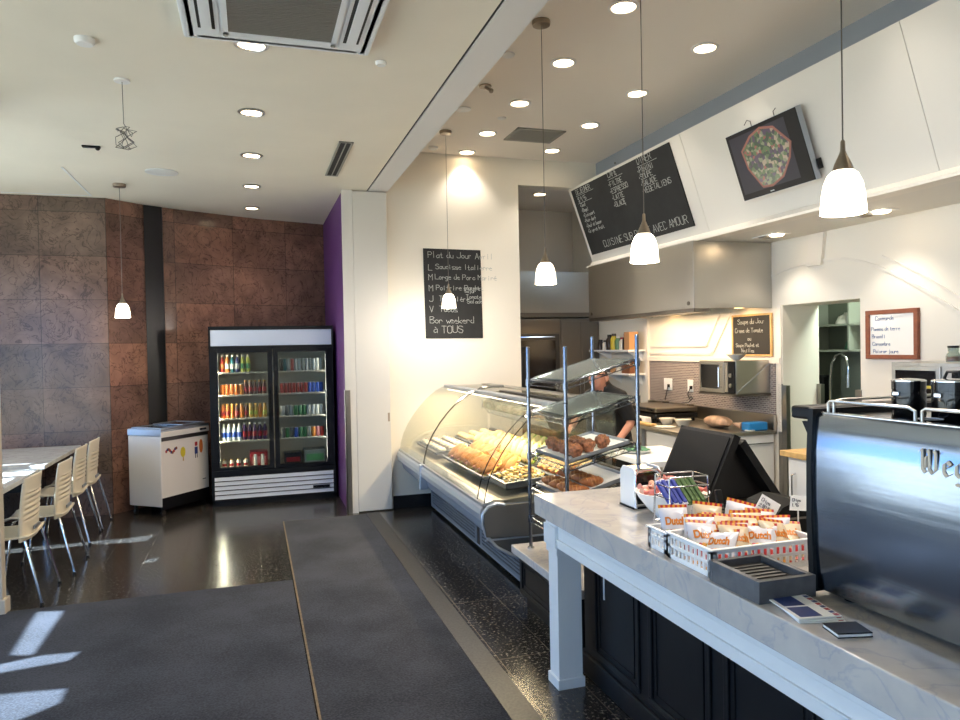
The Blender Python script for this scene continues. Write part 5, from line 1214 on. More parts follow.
def tv():
    m, n, b = nt('screen_picture'); L = n.links.new
    tc = n.nodes.new('ShaderNodeTexCoord'); vo = n.nodes.new('ShaderNodeTexVoronoi'); vo.inputs['Scale'].default_value = 42; L(tc.outputs['Object'], vo.inputs['Vector'])
    sp = n.nodes.new('ShaderNodeSeparateColor'); L(vo.outputs['Color'], sp.inputs[0])
    r = n.nodes.new('ShaderNodeValToRGB'); r.color_ramp.interpolation = 'CONSTANT'; e = r.color_ramp.elements
    e[0].position = 0; e[0].color = lin(96, 124, 70); e[1].position = .25; e[1].color = lin(52, 82, 50)
    for p, c in ((.45, (150, 160, 124)), (.62, (86, 66, 96)), (.74, (196, 176, 150)), (.86, (176, 96, 84)), (.94, (60, 52, 66))): x = e.new(p); x.color = lin(*c)
    L(sp.outputs[0], r.inputs[0]); b.inputs['Base Color'].default_value = (.02, .02, .02, 1); L(r.outputs[0], b.inputs['Emission Color']); b.inputs['Emission Strength'].default_value = .42; b.inputs['Roughness'].default_value = .3; M['screen_picture'] = m
    emat('screen_rim', (120, 76, 66), .22); emat('screen_dark', (36, 34, 44), .15)
    y0, y1, s0, s1 = 4.67, 3.935, .20, .703
    t = thing('television', 'flat black television showing a boxed salad on the slanted white band', 'television', sp_((y0+y1)/2, s0, .05))
    def quad(ya, yb, sa, sb, oa, ob, nm, mat, par=t):
        a = [sp_(ya, sa, oa), sp_(yb, sa, oa), sp_(yb, sb, oa), sp_(ya, sb, oa)]; return MB().prism(a, SN*(ob-oa)).build(nm, mat, par)
    quad(y0, y1, s0, s1, .035, .078, 'casing', 'alu'); quad(y0-.003, y1+.003, s0+.003, s1-.003, .078, .084, 'bezel', 'black_plastic')
    sc = quad(y0-.03, y1+.12, s0+.045, s1-.03, .084, .0845, 'screen', 'screen_dark')
    def pp(pts, o, nm, mat): MB().prism([sp_(y, s, o) for y, s in pts], SN*.0006).build(nm, mat, sc)
    oc = [(4.545, .56), (4.42, .645), (4.30, .676), (4.17, .645), (4.045, .50), (4.09, .40), (4.20, .285), (4.33, .245), (4.43, .255), (4.53, .42)]
    cx, cs = sum(p[0] for p in oc)/10, sum(p[1] for p in oc)/10
    pp(oc, .0845, 'picture_box', 'screen_rim'); pp([(cx+(y-cx)*.92, cs+(s-cs)*.92) for y, s in oc], .0852, 'picture_salad', 'screen_picture')
    quad(4.37, 4.33, s0+.014, s0+.022, .084, .0848, 'maker_badge', 'alu')
    b = MB().tube([sp_(4.42, s1-.01, .04), sp_(4.44, s1+.04, .02), sp_(4.46, s1+.055, .03), sp_(4.50, s1+.03, .03)], .003, 6).tube([sp_(4.18, s1-.01, .04), sp_(4.20, s1+.035, .02), sp_(4.17, s1+.05, .02)], .003, 6); b.build('cable', 'black_plastic', t)
    MB().prism([sp_(4.5, .33, 0), sp_(4.1, .33, 0), sp_(4.1, .58, 0), sp_(4.5, .58, 0)], SN*.04).build('wall_bracket', 'black_plastic', t)
    MB().prism([sp_(3.933, .26, .01), sp_(3.918, .26, .01), sp_(3.918, .33, .01), sp_(3.933, .33, .01)], SN*.03).build('side_knob', 'black_plastic', t)
tv()
slate('soup_board', 'black chalkboard with the soup of the day above the steel microwave', (4.425, 5.875, 1.57), (0, -1, 0), (0, 0, 1), .52, .355, [('Soupe du Jour', .07, .285, 1), ('Creme de Tomate', .03, .205, .9), ('ou', .21, .13, .9), ('Soupe Poulet et', .04, .07, .75), ('Nouilles', .12, .02, .75)], .044, .0045, 'wood_light', 80)
t = thing('whiteboard', 'small whiteboard in a brown wooden frame on the white kitchen wall', 'whiteboard', (4.42, 4.08, 1.54))
ya, yb, za, zb = 4.30, 3.855, 1.54, 1.90
MB().box(4.415, 4.429, yb+.02, ya-.02, za+.02, zb-.02).build('board', 'whiteboard', t)
b = MB()
for q in ((yb, ya, za, za+.032), (yb, ya, zb-.032, zb), (yb, yb+.032, za+.032, zb-.032), (ya-.032, ya, za+.032, zb-.032)): b.box(4.40, 4.429, q[0], q[1], q[2], q[3], .003)
b.build('frame', 'wood_frame', t)
for i, (tx, y, z, k) in enumerate((('Commande', 4.22, 1.825, 1), ('Pommes de terre', 4.255, 1.75, .85), ('Brocoli', 4.25, 1.695, .85), ('Concombre', 4.245, 1.64, .85), ('Poivron jaune', 4.24, 1.585, .85))):
    b = MB(); write(b, tx, (4.415, y, z), (0, -1, 0), (0, 0, 1), .03*k, .0035, seed=i+60); b.build('writing_line', 'marker_blue', t)

# ------------------------------------------------------------------ extraction hoods
def hood(x0, x1, y0, y1, z0, z1, label, n=24):
    t = thing('extraction_hood', label, 'hood', ((x0+x1)/2, (y0+y1)/2, z0)); w = .012
    return t, w
t, w = hood(3.62, 4.428, 5.345, 7.36, 1.985, 2.56, 'large stainless extraction hood below the slanted menu board')
MB().box(3.62, 3.632, 5.345, 7.36, 1.985, 2.562, .002).build('front_panel', 'steel', t)
MB().box(3.632, 4.425, 5.345, 5.357, 1.985, 2.562, .002).build('end_panel', 'steel', t); MB().box(3.632, 4.425, 7.348, 7.36, 1.985, 2.562).build('end_panel', 'steel', t)
MB().box(3.62, 3.78, 5.345, 7.36, 1.95, 1.985, .003).build('drip_gutter', 'steel_dark', t)
for k in range(5):
    ya = 5.38+k*.39; b = MB()
    for j in range(12): b.prism([(3.80, ya+j*.031, 2.03), (4.40, ya+j*.031, 2.16), (4.40, ya+j*.031+.017, 2.16), (3.80, ya+j*.031+.017, 2.03)], (0, 0, .012))
    b.build('baffle_filter', 'steel_dark', t)
MB().prism([(3.78, 5.357, 2.05), (4.42, 5.357, 2.19), (4.42, 5.357, 2.20), (3.78, 5.357, 2.06)], (0, 1.99, 0)).build('inner_top', 'steel_dark', t)
for k, y in enumerate((5.62, 6.9)): MB().cyl((4.30, y, 2.0), (4.30, y, 2.03), .05, 16).build('hood_light', 'hood_lamp', t)
light('hood_tube', 'AREA', (4.05, 6.3, 1.98), 22, (1, .70, .40), t, shape='RECTANGLE', size=.3, size_y=1.9)
b = MB()
for y, z in ((7.28, 2.03), (5.42, 2.03)): b.cyl((3.612, y, z), (3.62, y, z), .018, 12)
b.build('fixing_plug', 'steel_dark', t)
t, w = hood(2.95, 4.428, 8.72, 9.49, 2.10, 2.66, 'smaller stainless extraction hood in the passage behind the cream wall')
MB().box(2.87, 4.425, 8.72, 8.732, 2.12, 2.655).build('front_panel', 'steel', t); MB().box(2.87, 4.425, 8.74, 9.49, 2.64, 2.655).build('top_panel', 'steel', t); MB().prism([(2.87, 8.72, 2.06), (4.425, 8.72, 2.06), (4.425, 9.2, 2.06), (2.87, 9.2, 2.06)], (0, 0, .06)).build('drip_gutter', 'steel_dark', t)

# ------------------------------------------------------------------ passage: tall oven, steel cupboard, shelves
pm('oven_dark', (46, 46, 46), .3); pm('steel_shade', (118, 112, 102), .45, .7)
t = thing('tall_oven', 'tall steel oven with a dark glass door under the smaller hood', 'oven', (3.52, 8.98, 0))
MB().box(2.9, 3.858, 8.70, 9.3, .05, 2.04).build('body', 'steel_shade', t); MB().box(2.9, 3.858, 8.72, 9.3, 0, .05).build('plinth', 'base_black', t)
MB().box(3.0, 3.84, 8.688, 8.70, 1.86, 2.03, .003).build('control_panel', 'steel_dark', t)
d = MB().box(3.0, 3.84, 8.685, 8.70, .9, 1.84, .003).build('door', 'oven_dark', t)
MB().box(3.08, 3.78, 8.680, 8.686, 1.0, 1.76).build('door_glass', 'black_gloss', d)
MB().tube([(3.1, 8.685, 1.80), (3.1, 8.65, 1.80), (3.76, 8.65, 1.80), (3.76, 8.685, 1.80)], .009, 8).build('handle', 'chrome', d)
b = MB()
for k in range(4): b.box(3.08, 3.78, 8.7, 8.705, 1.1+k*.17, 1.11+k*.17)
b.build('rack', 'steel', t)
t = thing('steel_cupboard', 'tall plain steel cupboard beside the tall oven', 'cupboard', (4.13, 9.0, 0))
MB().box(3.865, 4.42, 8.70, 9.3, .06, 2.04, .006).build('body', 'steel_shade', t); MB().box(3.875, 4.14, 8.692, 8.70, .1, 2.0, .003).build('door', 'steel_shade', t); MB().box(4.15, 4.41, 8.692, 8.70, .1, 2.0, .003).build('door', 'steel_shade', t)
for x in (4.115, 4.175): MB().cyl((x, 8.67, 1.0), (x, 8.67, 1.3), .008, 8).build('handle', 'chrome', t)
MB().box(3.88, 4.41, 8.72, 9.28, 0, .06).build('plinth', 'base_black', t)
one(MB().box(2.862, 2.93, 7.535, 7.60, 1.23, 1.68, .008).box(2.87, 2.92, 7.522, 7.536, 1.30, 1.62, .004), 'wall_phone', 'black_plastic', 'black wall phone at the end of the cream wall', 'phone')
pm('jar_dark', (44, 34, 30), .3); pm('jar_yellow', (196, 176, 60), .3); pm('jar_green', (88, 124, 92), .35); pm('jar_white', (222, 218, 206), .35); pm('box_tan', (188, 142, 96), .6); pm('box_brown', (120, 74, 46), .6); pm('red_cloth', (150, 40, 44), .7)
for z, y1, nm in ((1.60, 8.52, 'upper'), (1.32, 8.26, 'lower')):
    t = thing('wall_shelf', nm+' white shelf of jars on the kitchen wall beyond the hood', 'shelf', (4.3, 7.9, z))
    MB().box(4.18, 4.428, 7.49, y1, z, z+.022, .002).build('board', 'white_plastic', t)
    for y in (7.6, y1-.15): MB().prism([(4.428, y, z), (4.22, y, z), (4.428, y, z-.12)], (0, .012, 0)).build('bracket', 'white_plastic', t)
def jar(y, z, r, h, mat, cap, label, kind='jar', x=4.27):
    t = thing(kind, label, kind.split('_')[-1], (x, y, z), 0, None)
    if kind == 'storage_box':
        MB().box(x-r, x+r, y-r, y+r, z, z+h, .003).build('box', mat, t); MB().box(x-r*1.03, x+r*1.03, y-r*1.03, y+r*1.03, z+h*.9, z+h, .002).build('lid', mat, t); return
    MB().lathe([(r*.94, z), (r, z+.006), (r, z+h*.66), (r*.6, z+h*.82), (r*.5, z+h*.86)], (x, y, 0), 16).build('body', mat, t)
    MB().lathe([(r*.62, z+h*.85), (r*.62, z+h), (.001, z+h)], (x, y, 0), 16, True, False).build('cap', cap, t)
zs = 1.622
for y, r, h, mt, cp, lb, kd in ((8.36, .04, .13, 'jar_dark', 'black_plastic', 'short dark jar, far end of the upper shelf', 'jar'), (8.24, .035, .12, 'jar_white', 'black_plastic', 'white jar with black cap, second from the far end of the upper shelf', 'jar'), (8.12, .045, .19, 'jar_dark', 'black_plastic', 'tall dark bottle left of the yellow one on the upper shelf', 'bottle'), (8.0, .045, .20, 'jar_yellow', 'jar_dark', 'yellow bottle on the upper shelf', 'bottle'), (7.89, .042, .17, 'jar_green', 'jar_white', 'green bottle on the upper shelf', 'bottle'), (7.79, .04, .15, 'jar_white', 'red_cloth', 'white bottle with a red cap on the upper shelf', 'bottle'), (7.70, .045, .19, 'jar_dark', 'red_cloth', 'dark bottle with a red cap on the upper shelf', 'bottle'), (7.58, .06, .21, 'box_tan', 'box_tan', 'tan box at the near end of the upper shelf', 'storage_box')): jar(y, zs, r, h, mt, cp, lb, kd)
zs = 1.342
for y, r, h, mt, cp, lb, kd in ((8.16, .04, .07, 'jar_dark', 'jar_white', 'small dark jar at the far end of the lower shelf', 'jar'), (8.02, .045, .12, 'box_tan', 'jar_white', 'tan jar with a white lid on the lower shelf', 'jar'), (7.86, .05, .09, 'jar_white', 'jar_dark', 'low white jar in the middle of the lower shelf', 'jar'), (7.72, .05, .15, 'box_brown', 'jar_dark', 'brown jar on the lower shelf', 'jar'), (7.58, .06, .16, 'box_brown', 'box_brown', 'brown box at the near end of the lower shelf', 'storage_box')): jar(y, zs, r, h, mt, cp, lb, kd)

# ------------------------------------------------------------------ kitchen worktop
t = thing('kitchen_worktop', 'steel kitchen worktop under the large hood', 'worktop', (4.0, 6.35, 0))
MB().box(3.56, 4.418, 5.29, 7.42, .868, .90, .004).build('top', 'steel', t); MB().box(4.385, 4.418, 5.29, 7.42, .90, 1.035, .003).build('upstand', 'steel', t)
for x in (3.60, 4.36):
    for y in (6.2, 7.38): MB().box(x-.02, x+.02, y-.02, y+.02, 0, .868).build('leg', 'alu', t)
MB().box(3.58, 4.40, 6.2, 7.40, .50, .525, .003).build('lower_shelf', 'steel', t)
t = thing('undercounter_fridge', 'white undercounter fridge below the near end of the steel worktop', 'fridge', (4.0, 5.75, 0))
MB().box(3.62, 4.40, 5.31, 6.15, .08, .865, .006).build('body', 'white_plastic', t); MB().box(3.66, 4.38, 5.33, 6.13, 0, .08).build('plinth', 'base_black', t)
MB().box(3.60, 3.62, 5.33, 6.13, .12, .85, .004).build('door', 'white_plastic', t)
MB().cyl((3.66, 5.295, .79), (4.38, 5.295, .79), .006, 8).build('rail', 'chrome', t)
one(MB().lathe([(.05, .526), (.055, .53), (.055, .62), (.05, .625)], (3.72, 6.55, 0), 16), 'storage_tub', 'box_tan', 'tan tub on the shelf under the steel worktop', 'tub')
t = thing('panini_press', 'black panini press on the steel worktop below the wall sockets', 'grill press', (4.02, 6.62, .90))
MB().box(3.80, 4.28, 6.28, 6.98, .935, .985, .008).build('lower_plate', 'black_plastic', t); MB().box(3.80, 4.28, 6.28, 6.98, 1.0, 1.045, .012, mat=Matrix.Translation((0, 0, 0))).build('lid', 'steel_dark', t)
MB().tube([(3.80, 6.35, 1.02), (3.74, 6.35, 1.04), (3.74, 6.9, 1.04), (3.80, 6.9, 1.02)], .011, 8).build('handle', 'black_plastic', t)
b = MB()
for x in (3.83, 4.25):
    for y in (6.32, 6.94): b.cyl((x, y, .90), (x, y, .935), .018, 10)
b.build('foot', 'black_plastic', t)
b = MB()
for y in (6.40, 6.86): b.box(4.25, 4.30, y-.03, y+.03, .985, 1.06, .004)
b.build('hinge', 'steel_dark', t)
t = thing('control_box', 'white control box with black knobs in front of the panini press', 'control box', (3.70, 6.52, .90)); MB().box(3.66, 3.73, 6.25, 6.78, .90, .965, .004).build('housing', 'white_plastic', t)
for k in range(3): MB().cyl((3.66, 6.33+k*.18, .935), (3.638, 6.33+k*.18, .935), .018, 14).build('knob', 'black_plastic', t)
one(MB().box(3.575, 3.65, 6.02, 6.75, .9005, .925, .006), 'cutting_board', 'wood_light', 'light wooden cutting board on the edge of the steel worktop', 'cutting board')
for k, (x, y, r) in enumerate(((3.80, 6.08, .075), (3.86, 5.90, .08))):
    t = thing('mixing_bowl', ('white bowl nearer the panini press on the steel worktop', 'white bowl nearer the bagged loaf on the steel worktop')[k], 'bowl', (x, y, .90)); MB().lathe([(r*.5, .90), (r*.7, .925), (r, .965), (r*.96, .965), (r*.66, .93), (.001, .915)], (x, y, 0), 22, True, False).build('shell', 'jar_white', t); MB().lathe([(r, .965), (r*1.04, .968), (r*.95, .968)], (x, y, 0), 22, False, False).build('rim', 'jar_white', t)
one(MB().lathe([(.07, .90), (.10, .905), (.10, .91), (.001, .908)], (3.68, 5.92, 0), 22, True, False), 'plate', 'jar_white', 'white plate in front of the two white bowls on the steel worktop', 'plate')
pm('loaf_bag', (196, 158, 128), .35, noise=.35, scale=14)
t = thing('bread_loaf', 'bagged loaf of bread on the steel worktop', 'bread', (4.12, 5.70, .90)); MB().ball((4.10, 5.70, .955), .08, .19, .055, 16, None, .10, 3).build('loaf', 'loaf_bag', t); MB().cyl((4.14, 5.53, .945), (4.17, 5.44, .935), .012, 10, .035).build('bag_end', 'loaf_bag', t)
pm('blue_wrap', (42, 132, 196), .35)
t = thing('blue_packet', 'blue packet on the near end of the steel worktop', 'packet', (4.24, 5.36, .90)); MB().box(4.14, 4.34, 5.31, 5.42, .90, .975, .012).build('pack', 'blue_wrap', t); MB().box(4.13, 4.20, 5.305, 5.36, .90, .912, .003).build('flap', 'jar_white', t)
t = thing('microwave', 'stainless microwave oven on the tiled wall below the soup board', 'microwave', (4.23, 5.64, 1.225))
MB().box(4.06, 4.418, 5.375, 5.91, 1.225, 1.52, .004).build('case', 'steel', t)
d = MB().box(4.048, 4.06, 5.53, 5.905, 1.23, 1.515, .003).build('door', 'steel', t); MB().box(4.043, 4.049, 5.60, 5.87, 1.265, 1.485).build('door_window', 'black_gloss', d)
MB().tube([(4.05, 5.565, 1.28), (4.015, 5.565, 1.285), (4.015, 5.565, 1.46), (4.05, 5.565, 1.465)], .007, 8).build('handle', 'chrome', d)
MB().box(4.048, 4.06, 5.38, 5.525, 1.23, 1.515, .003).build('control_panel', 'black_plastic', t)
MB().box(4.043, 4.049, 5.47, 5.515, 1.24, 1.505).build('panel_trim', 'steel', t)
for k in range(2): MB().cyl((4.048, 5.43, 1.30+k*.09), (4.034, 5.43, 1.30+k*.09), .018, 14).build('knob', 'steel', t)
MB().box(4.05, 4.418, 5.36, 5.92, 1.205, 1.225).build('wall_bracket', 'steel_dark', t)
MB().prism([(4.06, 5.370, 1.225), (4.418, 5.370, 1.49), (4.418, 5.370, 1.50), (4.06, 5.370, 1.235)], (0, .006, 0)).build('bracket_edge', 'alu', t)
t = thing('funnel', 'white conical funnel standing on the microwave', 'funnel', (4.16, 5.50, 1.52)); MB().lathe([(.025, 1.52), (.03, 1.525), (.085, 1.575), (.082, 1.575), (.022, 1.528)], (4.16, 5.50, 0), 24, True, False).build('cone', 'jar_white', t); MB().lathe([(.085, 1.575), (.088, 1.577), (.082, 1.577)], (4.16, 5.50, 0), 24, False, False).build('rim', 'jar_white', t)
for k, y in enumerate((7.03, 6.60)):
    t = thing('wall_socket', ('double white wall socket on the mosaic splashback', 'single white wall socket left of the microwave')[k], 'socket', (4.418, y, 1.2))
    wd = .08 if k == 0 else .05
    MB().box(4.410, 4.42, y-wd, y+wd, 1.17, 1.30, .004).build('plate', 'white_plastic', t)
    MB().box(4.39, 4.41, y-.045, y-.015, 1.20, 1.235, .004).build('plug', 'black_plastic', t)
    MB().tube([(4.39, y-.03, 1.21), (4.36, y-.03, 1.15), (4.36, y-.06, 1.10), (4.34, y-.12, 1.13), (4.32, y-.18, 1.12), (4.31, y-.12, 1.07), (4.27, y-.05, 1.06)] if k else [(4.39, y-.03, 1.21), (4.37, y-.03, 1.12), (4.36, y-.02, 1.06)], .005, 6).build('cable', 'black_plastic', t)

# ------------------------------------------------------------------ oven counter on the right, wash-up room
t = thing('oven_counter', 'white cabinets with a wooden top at the right end of the kitchen', 'cabinet', (4.0, 3.2, 0))
MB().box(3.62, 4.418, 2.0, 4.22, .08, .87).build('body', 'white_plastic', t); MB().box(3.57, 4.418, 1.98, 4.25, .87, .91, .004).build('worktop', 'wood_light', t); MB().box(3.68, 4.40, 2.0, 4.2, 0, .08).build('plinth', 'base_black', t)
for k in range(4):
    ya = 2.05+k*.54; d = MB().box(3.60, 3.62, ya, ya+.52, .11, .85, .004).build('door', 'white_plastic', t); MB().tube([(3.60, ya+.46, .50), (3.57, ya+.46, .51), (3.57, ya+.46, .75), (3.60, ya+.46, .76)], .006, 8).build('door_handle', 'chrome', d)
t = thing('bread_oven', 'wide stainless oven with dark windows behind the coffee machine', 'oven', (4.2, 2.9, .91))
MB().box(3.99, 4.40, 2.2, 3.69, .912, 1.535, .004).build('case', 'steel', t)
for k, (ya, yb) in enumerate(((3.36, 3.645), (2.96, 3.25))):
    d = MB().box(3.978, 3.99, ya-.03, yb+.02, 1.14, 1.51, .003).build('door', 'steel', t); MB().box(3.973, 3.979, ya, yb, 1.18, 1.485).build('door_window', 'black_gloss', d)
    MB().box(3.972, 3.9735, ya, yb, 1.375, 1.392).build('reflection_strip', 'jar_yellow', d)  # yellow strip painted on as a reflection in the oven window
    MB().tube([(3.978, ya+.02, 1.155), (3.945, ya+.02, 1.155), (3.945, yb-.02, 1.155), (3.978, yb-.02, 1.155)], .007, 8).build('handle', 'chrome', d)
t = thing('spice_jar', 'glass jar half full of brown grounds on the steel oven', 'jar', (4.05, 3.30, 1.537))
MB().lathe([(.034, 1.537), (.04, 1.542), (.040, 1.575), (.028, 1.60), (.030, 1.625), (.028, 1.625), (.026, 1.60), (.037, 1.574), (.001, 1.545)], (4.05, 3.30, 0), 20, True, False).build('glass', 'acrylic', t); MB().lathe([(.031, 1.5445), (.036, 1.55), (.0355, 1.57), (.001, 1.576)], (4.05, 3.30, 0), 20, True, False).build('contents', 'box_brown', t); MB().lathe([(.031, 1.625), (.032, 1.637), (.001, 1.637)], (4.05, 3.30, 0), 20, True, False).build('lid', 'black_plastic', t)
light('washroom_lamp', 'AREA', (5.1, 4.6, 2.55), 24, (.86, 1, .88), None, size=.4)
pm('shelf_pale', (156, 160, 146), .6); pm('green_bowl', (62, 112, 84), .4); pm('washroom_grey', (96, 102, 96), .6)
t = thing('wall_rack', 'grey shelving with bowls seen through the kitchen doorway', 'shelf', (5.57, 5.5, 0))
for z in (1.825, 1.575): MB().box(5.40, 5.74, 4.7, 6.1, z, z+.018).build('shelf_board', 'shelf_pale', t)
for y in (4.7, 5.465, 6.08): MB().box(5.40, 5.74, y, y+.02, 1.575, 2.15).build('upright', 'shelf_pale', t)
MB().box(5.45, 5.74, 4.7, 5.62, .0, 1.575).build('lower_door', 'washroom_grey', t)
def wbowl(y, z, r, mat, label, inv=True):
    t = thing('kitchen_bowl', label, 'bowl', (5.55, y, z)); MB().lathe([(r, z), (r*.98, z+.02), (r*.75, z+.075), (r*.35, z+.10), (.001, z+.102)], (5.55, y, 0), 20, True, False).build('shell', mat, t); MB().lathe([(r*.36, z+.099), (r*.34, z+.112), (.001, z+.112)], (5.55, y, 0), 20, False, False).build('foot_ring', mat, t)
wbowl(5.62, 1.843, .12, 'jar_white', 'upturned white bowl on the top shelf seen through the doorway'); wbowl(5.56, 1.593, .085, 'green_bowl', 'green bowl on the lower shelf seen through the doorway'); wbowl(5.33, 1.593, .10, 'jar_white', 'upturned pale bowl right of the green one through the doorway'); wbowl(5.33, 1.843, .11, 'jar_dark', 'dark bowl on the top shelf seen through the doorway')
t = thing('sink_unit', 'steel sink with a tall arched tap seen through the kitchen doorway', 'sink', (5.1, 5.6, 0))
b = MB().box(4.86, 5.44, 5.23, 6.3, .84, .88, .004).box(4.86, 5.44, 5.23, 6.3, .05, .84); b.build('unit', 'steel_dark', t); MB().box(4.86, 5.44, 5.25, 6.28, 0, .05).build('plinth', 'base_black', t)
MB().tube([(5.32, 5.62, .88), (5.32, 5.62, 1.30), (5.32, 5.60, 1.46), (5.32, 5.55, 1.54), (5.32, 5.48, 1.56), (5.32, 5.42, 1.52), (5.32, 5.40, 1.44), (5.32, 5.40, 1.36)], .014, 10).build('arched_tap', 'chrome', t)
MB().cyl((5.32, 5.40, 1.24), (5.32, 5.40, 1.36), .02, 12).build('spray_head', 'chrome', t)
one(MB().lathe([(.05, .88), (.055, .9), (.055, 1.07), (.02, 1.14), (.02, 1.2)], (5.2, 5.66, 0), 16), 'soap_bottle', 'jar_yellow', 'yellow soap bottle beside the arched tap', 'bottle')
one(MB().box(5.30, 5.42, 5.70, 5.78, .88, 1.35, .02), 'dish_brush_holder', 'black_plastic', 'black brush holder behind the arched tap', 'holder')

# ------------------------------------------------------------------ the person bending behind the deli case
pm('skin', (196, 138, 112), .55, sub=.1); pm('shirt_black', (13, 13, 15), .85); pm('trousers_black', (18, 18, 21), .85); pm('hair_brown', (70, 50, 38), .7); pm('shoe_black', (12, 12, 12), .5); pm('eye_white', (230, 226, 220), .3); pm('lip', (150, 84, 76), .5)
JV = []; JE = []; JR = []; JL = []
def J(p, r, par=None, lab='torso'):
    JV.append(Vector(p)); JR.append(r); 
    if par is not None: JE.append((par, len(JV)-1)); JL.append(lab)
    return len(JV)-1
fw = Vector((-.86, -.51, 0)); lf = Vector((.51, -.86, 0))     # facing the case; the person's own left side is towards the camera
base = Vector((3.04, 5.72, 0))
def at(f, l, z): return base+fw*f+lf*l+Vector((0, 0, z))
pel = J(at(0, 0, .86), .135); ab = J(at(.03, 0, 1.0), .125, pel); chs = J(at(.10, 0, 1.15), .140, ab); uch = J(at(.155, 0, 1.25), .115, chs)
nk = J(at(.20, 0, 1.315), .052, uch, 'neck'); sk = J(at(.235, 0, 1.375), .072, nk, 'head'); sk2 = J(at(.255, 0, 1.43), .082, sk, 'head'); cr_ = J(at(.255, 0, 1.475), .058, sk2, 'head')
jw = J(at(.30, 0, 1.352), .034, sk, 'head')
for s_ in (1, -1):
    sh = J(at(.14, s_*.15, 1.225), .062, uch); 
    if s_ == 1: el = at(.10, .235, 1.02); wr = at(.27, .22, .90); hd = at(.335, .215, .875); fd = (fw*.85+Vector((0, 0, -.5))).normalized()
    else: el = at(.26, -.235, 1.04); wr = at(.40, -.16, 1.0); hd = at(.46, -.14, .99); fd = (fw*.95+Vector((0, 0, -.3))).normalized()
    e_ = J(el, .042, sh, 'sleeve'); w_ = J(wr, .027, e_, 'forearm'); h_ = J(hd, .030, w_, 'hand'); sd = fd.cross(Vector((0, 0, 1))).normalized(); dn = fd.cross(sd)
    for k, (o_, L) in enumerate(((-.027, .062), (-.009, .070), (.009, .066), (.026, .052))):
        p = JV[h_]+sd*o_; a_ = J(p+fd*.030, .0095, h_, 'hand'); b_ = J(p+fd*(.030+L*.55)+dn*.010*(1 if dn.z < 0 else -1), .0085, a_, 'hand'); J(p+fd*(.030+L*.85)+dn*.028*(1 if dn.z < 0 else -1), .0075, b_, 'hand')
    p = JV[w_]+fd*.02-sd*s_*.02; a_ = J(p-sd*s_*.022+fd*.02, .0105, w_, 'hand'); J(p-sd*s_*.034+fd*.055, .0085, a_, 'hand')
    hp = J(at(-.01, s_*.09, .80), .095, pel, 'leg'); kn = J(at(.03, s_*.10, .46), .062, hp, 'leg'); an = J(at(-.02, s_*.11, .09), .042, kn, 'leg'); tk = J(at(.09, s_*.12, .038), .036, an, 'foot')
me = bpy.data.meshes.new('body_raw'); me.from_pydata([tuple(v) for v in JV], JE, []); raw = bpy.data.objects.new('body_raw', me); C.objects.link(raw)
sk_m = raw.modifiers.new('skin', 'SKIN')
for i, v in enumerate(me.skin_vertices[0].data): v.radius = (JR[i], JR[i]*(.78 if i in (pel, ab, chs, uch) else 1)) if False else (JR[i], JR[i]); v.use_root = (i == pel)
sb = raw.modifiers.new('sub', 'SUBSURF'); sb.levels = 2; sb.render_levels = 2
bpy.context.view_layer.update()
ev = bpy.data.meshes.new_from_object(raw.evaluated_get(bpy.context.evaluated_depsgraph_get())); bpy.data.objects.remove(raw); bpy.data.meshes.remove(me)
bm_ = bmesh.new(); bm_.from_mesh(ev); bpy.data.meshes.remove(ev)
def lab(p):
    best = (9, None)
    for (a, b), l_ in zip(JE, JL):
        A, B = JV[a], JV[b]; d = B-A; u = max(0, min(1, (p-A).dot(d)/d.length_squared)); q = (p-(A+d*u)).length-(JR[a]*(1-u)+JR[b]*u)
        if q < best[0]: best = (q, l_)
    return best[1]
bm_.normal_update(); fl_ = {f.index: lab(f.calc_center_median()) for f in bm_.faces}
HC = at(.25, 0, 1.41)
def part_of(name, mat, sel, off, par):
    b = MB(); mp = {}
    for f in bm_.faces:
        if not sel(f): continue
        vs = []
        for v in f.verts:
            if v.index not in mp: mp[v.index] = b.b.verts.new(v.co+v.normal*off)
            vs.append(mp[v.index])
        g = b.b.faces.new(vs); g.smooth = True
    o = b.build(name, mat, par); m = o.modifiers.new('cloth', 'SOLIDIFY'); m.thickness = .006; m.offset = 1; return o
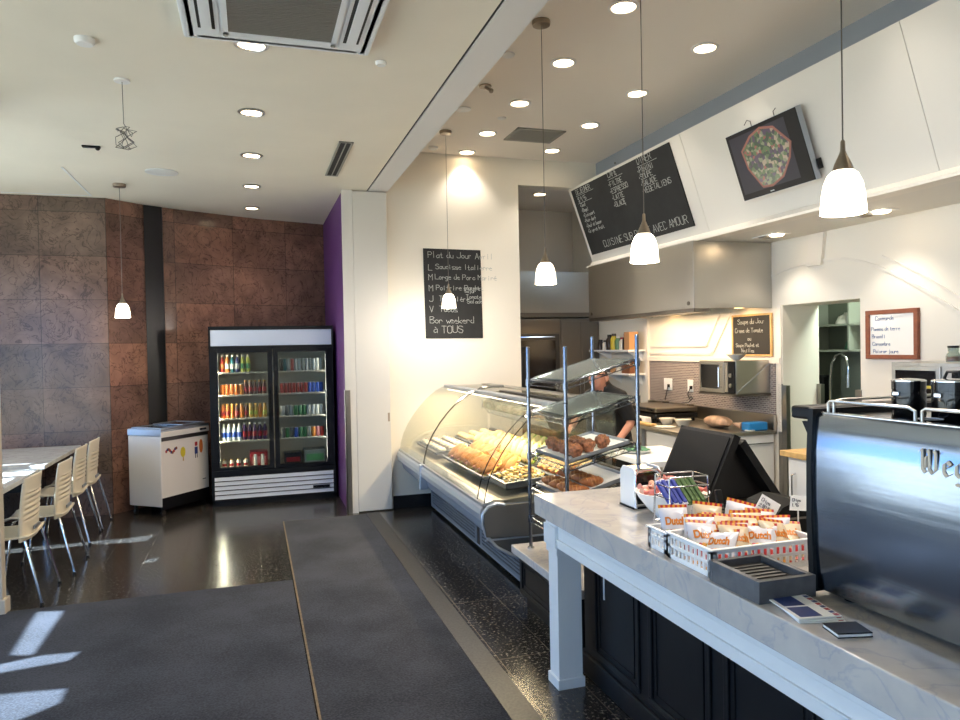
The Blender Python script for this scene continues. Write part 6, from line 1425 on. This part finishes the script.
# nose and ears join the same body mesh
bd = MB(); tmp = bpy.data.meshes.new('tmp'); bm_.to_mesh(tmp); bd.add(tmp); bpy.data.meshes.remove(tmp)
for f in bd.b.faces: f.smooth = True
bd.ball(at(.335, 0, 1.402), .016, .013, .02, 10)
for s_ in (1, -1): bd.ball(at(.235, s_*.08, 1.40), .018, .010, .03, 10)
pr_ = thing('person', 'person in black leaning over behind the deli case and the wire rack', 'person', (base.x, base.y, 0))
body = bd.build('body', 'skin', pr_)
part_of('t_shirt', 'shirt_black', lambda f: fl_[f.index] in ('torso', 'sleeve') and not (fl_[f.index] == 'torso' and f.calc_center_median().z < .80), .010, pr_)
part_of('trousers', 'trousers_black', lambda f: fl_[f.index] == 'leg' or (fl_[f.index] == 'torso' and f.calc_center_median().z < .90), .008, pr_)
part_of('shoes', 'shoe_black', lambda f: fl_[f.index] == 'foot' or (fl_[f.index] == 'leg' and f.calc_center_median().z < .08), .009, pr_)
def hair(f):
    c = f.calc_center_median()-HC
    return fl_[f.index] in ('head', 'neck') and (c.z > .045 or (c.dot(fw) < -.005 and c.z > -.06))
part_of('hair', 'hair_brown', hair, .010, pr_)
for s_ in (1, -1): MB().ball(at(.322, s_*.028, 1.425), .011, .011, .008, 10).build('eye', 'eye_white', pr_)
MB().ball(at(.325, 0, 1.362), .012, .022, .006, 10, Matrix.Rotation(math.atan2(fw.y, fw.x), 3, 'Z')).build('mouth', 'lip', pr_)
b = MB()
for s_ in (1, -1): b.tube([at(.34, s_*.012, 1.43), at(.33, s_*.065, 1.435), at(.235, s_*.088, 1.425)], .004, 6)
b.build('glasses', 'black_plastic', pr_)
bm_.free()

# ------------------------------------------------------------------ picture settings
sc = bpy.context.scene
sc.view_settings.view_transform = 'Standard'; sc.view_settings.look = 'None'; sc.view_settings.gamma = 1; sc.view_settings.exposure = .54
sc.cycles.max_bounces = 8; sc.cycles.transparent_max_bounces = 16; sc.cycles.caustics_reflective = False; sc.cycles.caustics_refractive = False; sc.cycles.sample_clamp_indirect = 6
